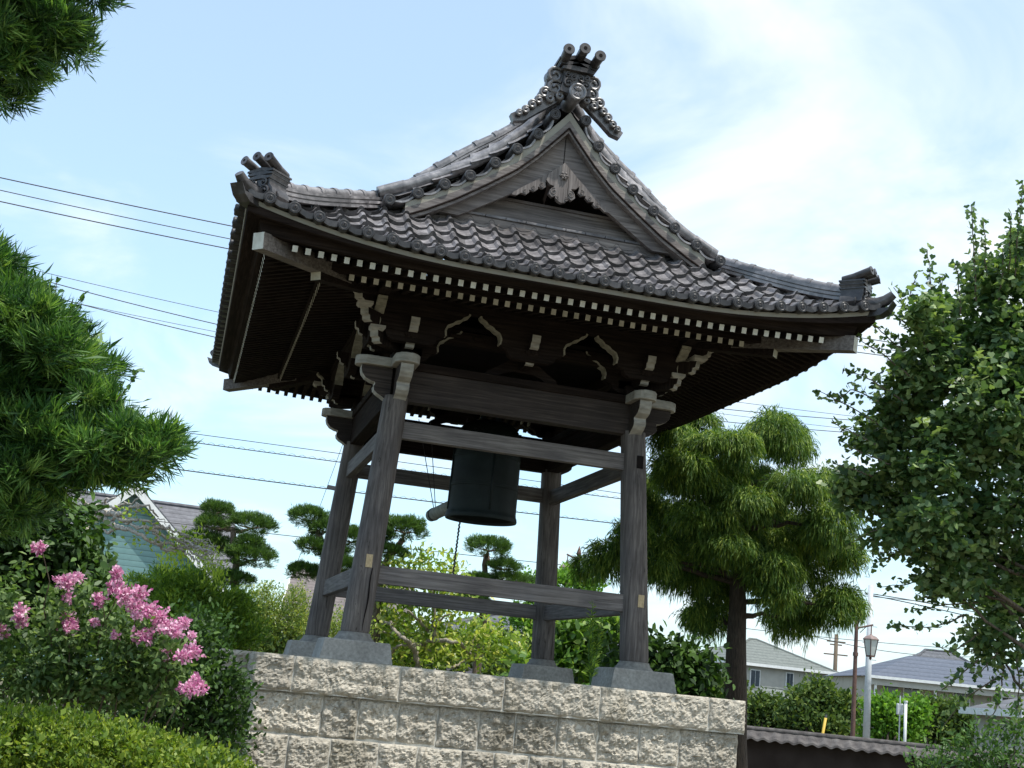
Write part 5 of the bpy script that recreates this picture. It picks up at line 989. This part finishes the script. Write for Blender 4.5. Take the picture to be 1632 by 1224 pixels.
# ================================================================== houses
def hframe(px, D, yaw=0.0):
    p = at(px, 1090, D); a = YAW-yaw; x = np.array([math.cos(a), -math.sin(a), 0.0]); y = np.array([math.sin(a), math.cos(a), 0.0]); return np.array((p[0], p[1], GZ)), x, y
class HB_:
    "boxes and panels in a house frame: x right, y away from camera, z up from the ground"
    def __init__(s, px, D, yaw=0.0): s.o, s.x, s.y = hframe(px, D, yaw); s.m = np.array([s.x, s.y, UP])
    def w(s, p): return s.o+np.asarray(p, float)@s.m
    def box(s, mb, c, size): mb.box(s.w(c), size, rot=s.m.T)
    def poly(s, mb, pts, th=0.0, faces=None):
        P = s.w(np.array(pts, float)); mb.add(P, faces or [tuple(range(len(P)))])
def roof_slab(h, mb, quad, th=0.12):
    q = np.array(quad, float); P = h.w(np.concatenate([q, q-(0, 0, th)])); n = len(q)
    mb.add(P, [tuple(range(n)), tuple(range(2*n-1, n-1, -1))]+[(i, (i+1) % n, n+(i+1) % n, n+i) for i in range(n)])
def roof_mat(name, c1, c2, pitch=0.28, axis=2, sp=0.3):
    m, t, N, L, b = newmat(name); v = mapped(N, L, (1, 1, 1)); sx_ = N.new('ShaderNodeSeparateXYZ'); L.new(v, sx_.inputs[0])
    mt = N.new('ShaderNodeMath'); mt.operation = 'MULTIPLY'; L.new(sx_.outputs[axis], mt.inputs[0]); mt.inputs[1].default_value = 1/pitch; fr = N.new('ShaderNodeMath'); fr.operation = 'FRACT'; L.new(mt.outputs[0], fr.inputs[0])
    n = noise(N, L, v, 5, 5); r0 = ramp(N, L, n.outputs[0], [(0.3, c1), (0.7, c2)]); r1 = ramp(N, L, fr.outputs[0], [(0.0, (0.35, 0.35, 0.35)), (0.16, (0.9, 0.9, 0.9)), (1.0, (1.1, 1.1, 1.1))])
    x = N.new('ShaderNodeMix'); x.data_type = 'RGBA'; x.blend_type = 'MULTIPLY'; x.inputs[0].default_value = 1; L.new(r0.outputs[0], x.inputs[6]); L.new(r1.outputs[0], x.inputs[7]); L.new(x.outputs[2], b.inputs['Base Color'])
    b.inputs['Roughness'].default_value = 0.75; b.inputs['Specular IOR Level'].default_value = sp; bump(N, L, fr.outputs[0], b, 0.6, 0.03); return m
M['roof_grey'] = roof_mat('grey_house_roof_tile', (0.10, 0.10, 0.11), (0.16, 0.16, 0.175), 0.17); M['roof_green'] = roof_mat('greenish_grey_roof', (0.115, 0.13, 0.12), (0.17, 0.185, 0.172), 0.22); M['roof_blue'] = roof_mat('blue_grey_slate_roof', (0.075, 0.09, 0.12), (0.11, 0.125, 0.16), 0.25)
M['roof_brown'] = roof_mat('brown_grey_roof', (0.13, 0.11, 0.105), (0.20, 0.17, 0.16), 0.16); M['roof_dark'] = roof_mat('dark_roof_tile', (0.07, 0.075, 0.085), (0.13, 0.135, 0.15), 0.25)
M['teal'] = roof_mat('teal_siding', (0.17, 0.30, 0.30), (0.20, 0.34, 0.34), 0.2); M['cream'] = rough_mat('cream_render', (0.36, 0.35, 0.32), (0.44, 0.43, 0.39), 2, 0.9); M['trim'] = rough_mat('white_trim', (0.62, 0.63, 0.62), (0.75, 0.76, 0.75), 5, 0.6)
M['mauve'] = rough_mat('mauve_brown_render', (0.24, 0.20, 0.22), (0.33, 0.28, 0.30), 2, 0.9); M['glass'] = rough_mat('dark_window_glass', (0.03, 0.04, 0.05), (0.07, 0.09, 0.11), 1, 0.15, spec=0.8); M['beige'] = rough_mat('beige_panel', (0.33, 0.30, 0.24), (0.42, 0.39, 0.32), 2, 0.9)
def window(h, thing, wall, x, y, z, w, hh, curtain=False):
    f = MB(); h.box(f, (x, y-0.03, z), (w+0.14, 0.08, hh+0.14)); fo = part_of(f, 'window', M['trim'], thing, None); fo.parent = thing
    g_ = MB(); h.box(g_, (x-w*0.26, y-0.075, z), (w*0.46, 0.03, hh)); h.box(g_, (x+w*0.26, y-0.075, z), (w*0.46, 0.03, hh)); part_of(g_, 'pane', M['glass'], thing, fo)
def house(px, D, label, w, dep, wh, kind, rh, wall, roof, wins=(), yaw=0.0, ov=0.5, name='house'):
    h = HB_(px, D, yaw); t = root(name, h.o, label, 'house'); b = MB(); h.box(b, (0, dep/2, wh/2), (w, dep, wh))
    if kind == 'gx':   # ridge along x, gables at the sides
        for s in (-1, 1):
            P = h.w([(s*w/2, 0.0, wh), (s*w/2, dep, wh), (s*w/2, dep/2, wh+rh), (s*(w/2-0.1), 0, wh), (s*(w/2-0.1), dep, wh), (s*(w/2-0.1), dep/2, wh+rh)]); b.add(P, [(0, 1, 2), (3, 5, 4)])
    b.build('wall', M[wall], t)
    r = MB(); k = rh/(dep/2)
    if kind == 'gx':
        e = w/2+ov*0.7; roof_slab(h, r, [(-e, -ov, wh-ov*k+0.1), (e, -ov, wh-ov*k+0.1), (e, dep/2, wh+rh+0.1), (-e, dep/2, wh+rh+0.1)]); roof_slab(h, r, [(-e, dep+ov, wh-ov*k+0.1), (-e, dep/2, wh+rh+0.098), (e, dep/2, wh+rh+0.098), (e, dep+ov, wh-ov*k+0.1)])
        ro = r.build('roof', M[roof], t); c = MB(); c.tube([h.w((-e, dep/2, wh+rh+0.12)), h.w((e, dep/2, wh+rh+0.12))], 0.09, 8); part_of(c, 'ridge_cap', M[roof], t, ro)
        c = MB(); c.bar(h.w((-e-0.02, -ov, wh-ov*k+0.02)), h.w((-e-0.02, dep/2, wh+rh+0.02)), 0.06, 0.2); part_of(c, 'barge_board', M['trim'], t, ro)
    else:              # hip
        hr_ = max(0.0, w/2-dep/2*0.95); e = w/2+ov; z0 = wh; r_ = [(-e, -ov, z0), (e, -ov, z0), (e, dep+ov, z0), (-e, dep+ov, z0), (-hr_, dep/2, wh+rh), (hr_, dep/2, wh+rh)]
        r.add(h.w(r_), [(0, 1, 5, 4), (1, 2, 5), (2, 3, 4, 5), (3, 0, 4), (3, 2, 1, 0)]); ro = r.build('roof', M[roof], t)
        for a_, b_ in ((0, 4), (1, 5), (4, 5)):
            if a_ == 4 and hr_ < 0.1: continue
            c = MB(); c.tube([h.w(r_[a_]), h.w(r_[b_])], 0.10, 6); part_of(c, 'hip_cap', M[roof], t, ro)
        c = MB(); h.box(c, (0, -ov, z0-0.06), (2*e, 0.10, 0.20)); h.box(c, (-e, dep/2, z0-0.06), (0.10, dep+2*ov-0.12, 0.198)); part_of(c, 'gutter', M['trim'], t, ro)
    for (x, z, ww, hh) in wins: window(h, t, None, x, 0, z, ww, hh)
    return t, h
# teal cross-gabled house
D = 45; t, h = house(160, D, 'teal-sided house with grey tiled roof and white barge board, behind the bare branches at left', 7.6, 6.0, 4.45, 'gx', 2.45, 'teal', 'roof_grey', (), yaw=0.33)
gb = MB(); gw, gh, gd = 3.6, 3.35, 1.6; z0 = 3.75
h.box(gb, (0, -gd/2+0.01, z0/2), (2*gw-0.8, gd, z0)); P = h.w([(-gw+0.3, -gd, z0), (gw-0.3, -gd, z0), (0, -gd, z0+gh-0.25), (-gw+0.3, 0.6, z0), (gw-0.3, 0.6, z0), (0, 2.5, z0+gh-0.25)]); gb.add(P, [(0, 1, 2), (0, 2, 5, 3), (1, 4, 5, 2)]); gb.build('gable_wing_wall', M['teal'], t)
r = MB()
for s in (-1, 1): roof_slab(h, r, [(0, -gd-0.4, z0+gh), (s*(gw+0.2), -gd-0.4, z0-0.17), (s*(gw+0.2), 1.0, z0-0.17), (0, 2.9, z0+gh)], 0.14)
ro = r.build('gable_wing_roof', M['roof_dark'], t)
for s in (-1, 1):
    c = MB(); c.bar(h.w((0, -gd-0.44, z0+gh-0.24)), h.w((s*(gw+0.2), -gd-0.44, z0-0.41)), 0.08, 0.24); part_of(c, 'barge_board', M['trim'], t, ro)
for x, z, ww in ((-0.15, 2.7, 0.75), (1.15, 2.6, 0.6)): window(h, t, None, x, -gd, z, ww, 1.2)
# others
house(530, 62, 'small brown-grey roofed house with white gable edge, just left of the rear left post', 5.5, 7, 3.4, 'gx', 2.9, 'cream', 'roof_brown', ())
house(870, 42, 'mauve-brown house with grey eaves glimpsed below the lower beams behind the garden tree', 7.0, 6.0, 3.0, 'hip', 1.25, 'mauve', 'roof_dark', ((-1.4, 1.6, 1.2, 1.1), (1.2, 1.6, 1.2, 1.1)), ov=0.6)
house(1240, 92, 'two-storey cream house with greenish-grey hipped roof right of the cypress trunk', 8.2, 8.0, 4.6, 'hip', 1.95, 'cream', 'roof_green', ((-1.9, 3.6, 0.7, 1.1), (0.9, 3.7, 0.5, 1.0), (3.2, 3.6, 0.9, 0.9)), yaw=0.3)
h = HB_(1240, 86, 0.3); 
house(1250, 82, 'lower greenish-grey roofed annex in front of the two-storey cream house', 4.2, 3.0, 2.0, 'hip', 0.9, 'cream', 'roof_green', (), yaw=0.3, ov=0.3)
house(1160, 96, 'distant house with reddish-trimmed roof just left of the cypress trunk', 3.4, 5, 4.0, 'gx', 1.6, 'cream', 'roof_brown', ((0.3, 3.2, 0.8, 0.8),), yaw=-0.3)
# long apartment
D = 74; h = HB_(1572, D, 0.0); t = root('apartment_block', h.o, 'long apartment block with blue-grey roof and white eaves behind the bushes at right', 'apartment building')
w, dep, wh = 13.8, 9.0, 4.0; b = MB(); h.box(b, (0, dep/2+1.0, wh/2), (w-0.6, dep, wh)); b.build('wall', M['beige'], t)
r = MB(); e = w/2; r_ = [(-e, -0.5, wh), (e+3, -0.5, wh), (e+3, dep+1, wh), (-e, dep+1, wh), (-e+3.6, 3.6, wh+1.55), (e, 3.6, wh+1.55)]; r.add(h.w(r_), [(0, 1, 5, 4), (1, 2, 5), (2, 3, 4, 5), (3, 0, 4), (3, 2, 1, 0)]); ro = r.build('roof', M['roof_blue'], t)
c = MB(); h.box(c, (1.5, -0.5, wh-0.05), (2*e+3, 0.12, 0.16)); part_of(c, 'gutter', M['trim'], t, ro)
c = MB(); h.box(c, (1.5, -0.2, wh-0.32), (2*e+3-0.3, 0.3, 0.34)); part_of(c, 'eave_board', M['cream'], t, ro)
for x in (-6.5, -3.05, 0.75, 4.5, 8.2):
    c = MB(); h.box(c, (x, -0.25, (wh-0.3)/2), (0.12, 0.12, wh-0.3)); c.build('gallery_post', M['trim'], t)
c = MB(); h.box(c, (1.5, -0.2, 1.55), (2*e+2.4, 0.14, 0.9)); c.build('gallery_rail', M['cream'], t)
for x in (-5.2, -2.2, 0.0, 2.3, 4.0, 6.0):
    c = MB(); h.box(c, (x, 0.96, 3.0), (0.75, 0.08, 1.8)); fo = c.build('door', M['glass'] if int(x) % 2 else M['cream'], t)
for x in (-4.0, -1.1, 1.2, 3.2, 5.1): window(h, t, None, x, 1.0, 3.1, 0.9, 0.9)
c = MB(); c.box(at(1510, 1040, D+5), (0.1, 0.1, 0.1))
house(1515, 84, 'dark tiled upper roof rising behind the long apartment roof', 6.5, 5, 4.6, 'hip', 1.9, 'cream', 'roof_dark', ())
house(1735, 36, 'small house with grey tiled hipped roof half hidden by ginkgo leaves at right edge', 3.4, 4, 2.15, 'hip', 0.75, 'cream', 'roof_grey', ((-0.6, 1.0, 0.9, 0.9),), ov=0.35)
# ================================================================== lamps, poles
M['rust'] = rough_mat('rusty_brown_steel', (0.07, 0.035, 0.028), (0.15, 0.08, 0.06), 9, 0.7); M['lampglass'] = rough_mat('milky_lamp_glass', (0.45, 0.48, 0.46), (0.6, 0.63, 0.6), 4, 0.3); M['polec'] = rough_mat('pale_concrete_pole', (0.42, 0.44, 0.45), (0.55, 0.57, 0.58), 5, 0.85); M['yellow'] = rough_mat('yellow_plastic', (0.50, 0.33, 0.04), (0.62, 0.42, 0.06), 5, 0.6); M['lamptop'] = rough_mat('faded_red_lamp_roof', (0.16, 0.115, 0.105), (0.26, 0.19, 0.175), 8, 0.7)
def lamp(px, D, topy, lab, armdx, armlen, lanty, finial):
    p = at(px, topy, D); t = root('street_lamp', (p[0], p[1], GZ), lab, 'street lamp', 'lantern street lamps'); b = MB(); b.tube([(p[0], p[1], GZ), (p[0], p[1], GZ+1.1), (p[0], p[1], p[2])], [0.075, 0.065, 0.05], 14); b.tube([(p[0], p[1], p[2]-1.05), (p[0], p[1], p[2]-0.95)], 0.075, 14); b.build('post', M['rust'], t, auto=40)
    if finial:
        b = MB(); b.lathe([(0.05, 0), (0.09, 0.04), (0.05, 0.09), (0.035, 0.14), (0.075, 0.22), (0.06, 0.30), (0.01, 0.46)], tuple(p), 12); b.build('finial', M['rust'], t, smooth=True)
    c = p+HR*armdx*armlen; c = np.array((c[0], c[1], at(px, lanty, D)[2])); a0 = np.array((p[0], p[1], c[2]+0.28)); a1 = np.array((c[0], c[1], c[2]+0.42))
    b = MB(); b.tube([a0, a1+(c-np.array((p[0], p[1], c[2])))*0.12], 0.025, 8); b.tube([a1, c+UP*0.13], 0.016, 8); b.tube([a1-UP*0.25-HR*armdx*armlen*0.75, a1-UP*0.05-HR*armdx*armlen*0.3], 0.012, 6); b.build('arm', M['rust'], t)
    g_ = MB(); g_.lathe([(0.13, -0.44), (0.215, -0.02), (0.215, 0.0)], tuple(c), 6); ln = g_.build('lantern', M['lampglass'], t)
    g_ = MB(); g_.lathe([(0.25, 0.0), (0.25, 0.02), (0.17, 0.09), (0.05, 0.13), (0.02, 0.17)], tuple(c), 6); part_of(g_, 'lantern_roof', M['lamptop'], t, ln)
    g_ = MB()
    for k in range(6):
        a = k*math.pi/3; g_.tube([c+(0.133*math.cos(a), 0.133*math.sin(a), -0.44), c+(0.22*math.cos(a), 0.22*math.sin(a), 0.0)], 0.014, 5)
    g_.lathe([(0.14, -0.47), (0.14, -0.43)], tuple(c), 6); g_.lathe([(0.01, -0.56), (0.04, -0.51), (0.03, -0.47)], tuple(c), 8); part_of(g_, 'lantern_frame', M['rust'], t, ln)
lamp(1365.5, 36, 985, 'brown lantern street lamp standing in front of the pale concrete pole at right', 1, 0.42, 1018, False)
lamp(921.5, 38, 895, 'brown lantern street lamp with spear finial seen between the two right posts', -1, 0.32, 908, True)
p = at(1381, 1172, 38.5); pt = at(1368, 925, 38.5)
t = root('utility_pole', (p[0], p[1], GZ), 'tall pale concrete utility pole behind the hanging lantern at right', 'utility pole', 'utility poles'); b = MB(); b.tube([(p[0], p[1], GZ), (p[0]-0.02, p[1], pt[2])], [0.115, 0.075], 20); b.build('shaft', M['polec'], t, smooth=True)
for k in range(12):
    z = GZ+0.8+k*0.5; b = MB(); s = HR*(1 if k % 2 else -1); q = np.array((p[0], p[1], z)); b.tube([q+s*0.08, q+s*0.22], 0.008, 5); b.build('foot_rung', M['cable'], t)
p = at(1331, 1065, 150); t = root('utility_pole', (p[0], p[1], GZ), 'distant brown utility pole with crossarms above the house roofs', 'utility pole', 'utility poles'); zt = at(1331, 1010, 150)[2]; b = MB(); b.tube([(p[0], p[1], GZ), (p[0], p[1], zt)], [0.28, 0.22], 10); b.build('shaft', M['bark_mid'], t, smooth=True)
for y, wd in ((1022, 1.1), (1027, 0.7), (1043, 1.4)):
    q = np.array((p[0], p[1], at(1331, y, 150)[2])); b = MB(); b.bar(q-HR*wd, q+HR*wd, 0.15, 0.15); b.build('crossarm', M['bark_mid'], t)
p = at(1442, 1180, 38); t = root('short_white_pole', (p[0], p[1], GZ), 'short white pole with a capped top in front of the lime-green bush', 'pole'); zt = at(1442, 1119, 38)[2]; b = MB(); b.tube([(p[0], p[1], GZ), (p[0], p[1], zt)], 0.045, 14); b.build('shaft', M['trim'], t, smooth=True); b = MB(); b.tube([(p[0], p[1], zt), (p[0], p[1], zt+0.05)], 0.06, 14); b.build('cap', M['trim'], t)
p = at(1434, 1135, 38.3); t = root('meter_post', (p[0], p[1], GZ), 'thin post with two small grey insulator boxes beside the short white pole', 'post'); z1 = at(1434, 1125, 38.3)[2]; b = MB(); b.tube([(p[0], p[1], GZ), (p[0], p[1], z1+0.3)], 0.02, 8); b.build('rod', M['polec'], t)
for q in (-0.06, 0.06):
    b = MB(); c = np.array((p[0], p[1], z1-0.1))+HR*q; b.lathe([(0.03, -0.16), (0.045, -0.14), (0.045, 0.14), (0.03, 0.17)], tuple(c), 10); b.build('insulator_box', M['polec'], t)
p = at(1313, 1168, 33); t = root('guy_wire_guard', (p[0], p[1], GZ), 'yellow plastic guy-wire guard tilting above the wall coping, left of the lamp post', 'wire guard'); b = MB(); zt = at(1316, 1144, 33); b.tube([(p[0]-0.2, p[1], GZ), tuple(zt)], 0.035, 10); b.build('sleeve', M['yellow'], t, smooth=True); b = MB(); b.tube([tuple(zt), tuple(zt+(0.02, 0, 0.08))], [0.036, 0.02], 10); b.build('cap', M['cable'], t)
# ================================================================== cables
def cable(pts, D0, D1, label, r=0.014, coil=False, x0=-420, x1=2000, group='overhead cables'):
    a = np.polyfit([p[0] for p in pts], [p[1] for p in pts], min(2, len(pts)-1)); X = np.linspace(x0, x1, 60); P = np.array([at(x, np.polyval(a, x), D0+(D1-D0)*(x+80)/1800) for x in X])
    mb = MB(); mb.tube(P, r, 6); o = root('overhead_cable', P[0], label, 'cable', group); mb.build('wire', M['cable'], o, smooth=True)
    if coil:
        n = 2600; s = np.linspace(0, 59, n); Q = np.stack([np.interp(s, np.arange(60), P[:, i]) for i in range(3)], 1); an = s*16; Q += UP*(0.025+0.028*np.cos(an))[:, None]+HF*(0.028*np.sin(an))[:, None]; mb = MB(); mb.tube(Q, 0.005, 3, cap=False); mb.build('spiral_hanger', M['cable'], o)
cable([(0, 283), (378, 362), (1357, 536)], 34, 46, 'highest of three close cables left of the roof, running behind it', 0.016)
cable([(0, 303), (378, 383), (1357, 549)], 34, 46, 'middle of the three close cables entering at left above the podocarpus', 0.013)
cable([(0, 321), (372, 398), (1357, 560)], 34, 46, 'lowest of the three close cables meeting the roof corner at left', 0.016)
cable([(45, 428), (360, 500), (1155, 638)], 36, 48, 'thin upper cable of the second group, left of the eaves', 0.009)
cable([(45, 440), (355, 519), (1155, 652)], 36, 48, 'second cable just below the thin one, left of the eaves', 0.014)
cable([(80, 474), (350, 530), (1155, 660)], 36, 48, 'thin beaded cable of the second group, above the podocarpus tip', 0.008)
cable([(110, 480), (350, 539), (1155, 672)], 36, 48, 'lowest cable of the second group, ending behind the left eaves', 0.014)
cable([(300, 690), (712, 746.6), (987, 786)], 30, 40, 'upper cable passing behind the four posts near the bell', 0.010)
cable([(300, 704), (545, 737), (990, 795)], 30, 40, 'second cable with spiral hanger behind the posts, just above the upper rear beam', 0.013, True)
cable([(290, 749), (625, 792), (987, 835)], 30, 40, 'spiral-wrapped cable crossing behind the lower half of the bell', 0.016, True)
cable([(380, 845), (712, 881), (911, 902)], 33, 43, 'low cable crossing behind the pines under the bell', 0.012)
cable([(1380, 945), (1500, 965), (1600, 985)], 50, 50, 'short dark cable pair upper strand below the ginkgo at right', 0.02, x0=1378, x1=1900)
cable([(1380, 947), (1500, 972), (1600, 996)], 50, 50, 'short dark cable pair lower strand below the ginkgo at right', 0.02, x0=1378, x1=1900)
cable([(1200, 1003), (1380, 1022), (1500, 1032)], 110, 110, 'faint distant cable above the hipped house roof at right', 0.03, x0=1150)
cable([(1300, 1015), (1400, 1036), (1500, 1046)], 110, 110, 'faint distant lower cable meeting the apartment roof', 0.03, x0=1150)
a = at(553, 690, 29); e = at(462, 925, 29); o = root('guy_wire', e, 'thin slanting wire left of the rear left post, crossing the level cables', 'wire'); b = MB(); b.tube([a, (a+e)/2+(0.03, 0, 0), e], 0.006, 5); b.build('wire', M['cable'], o)
a = at(522, 776, 31); o = root('cable_box', a, 'small dark splice box hanging on the spiral-wrapped cable near the rear left post', 'cable box'); b = MB(); b.bar(a, at(558, 783, 31), 0.10, 0.10); b.build('case', M['cable'], o, bevel=0.01)
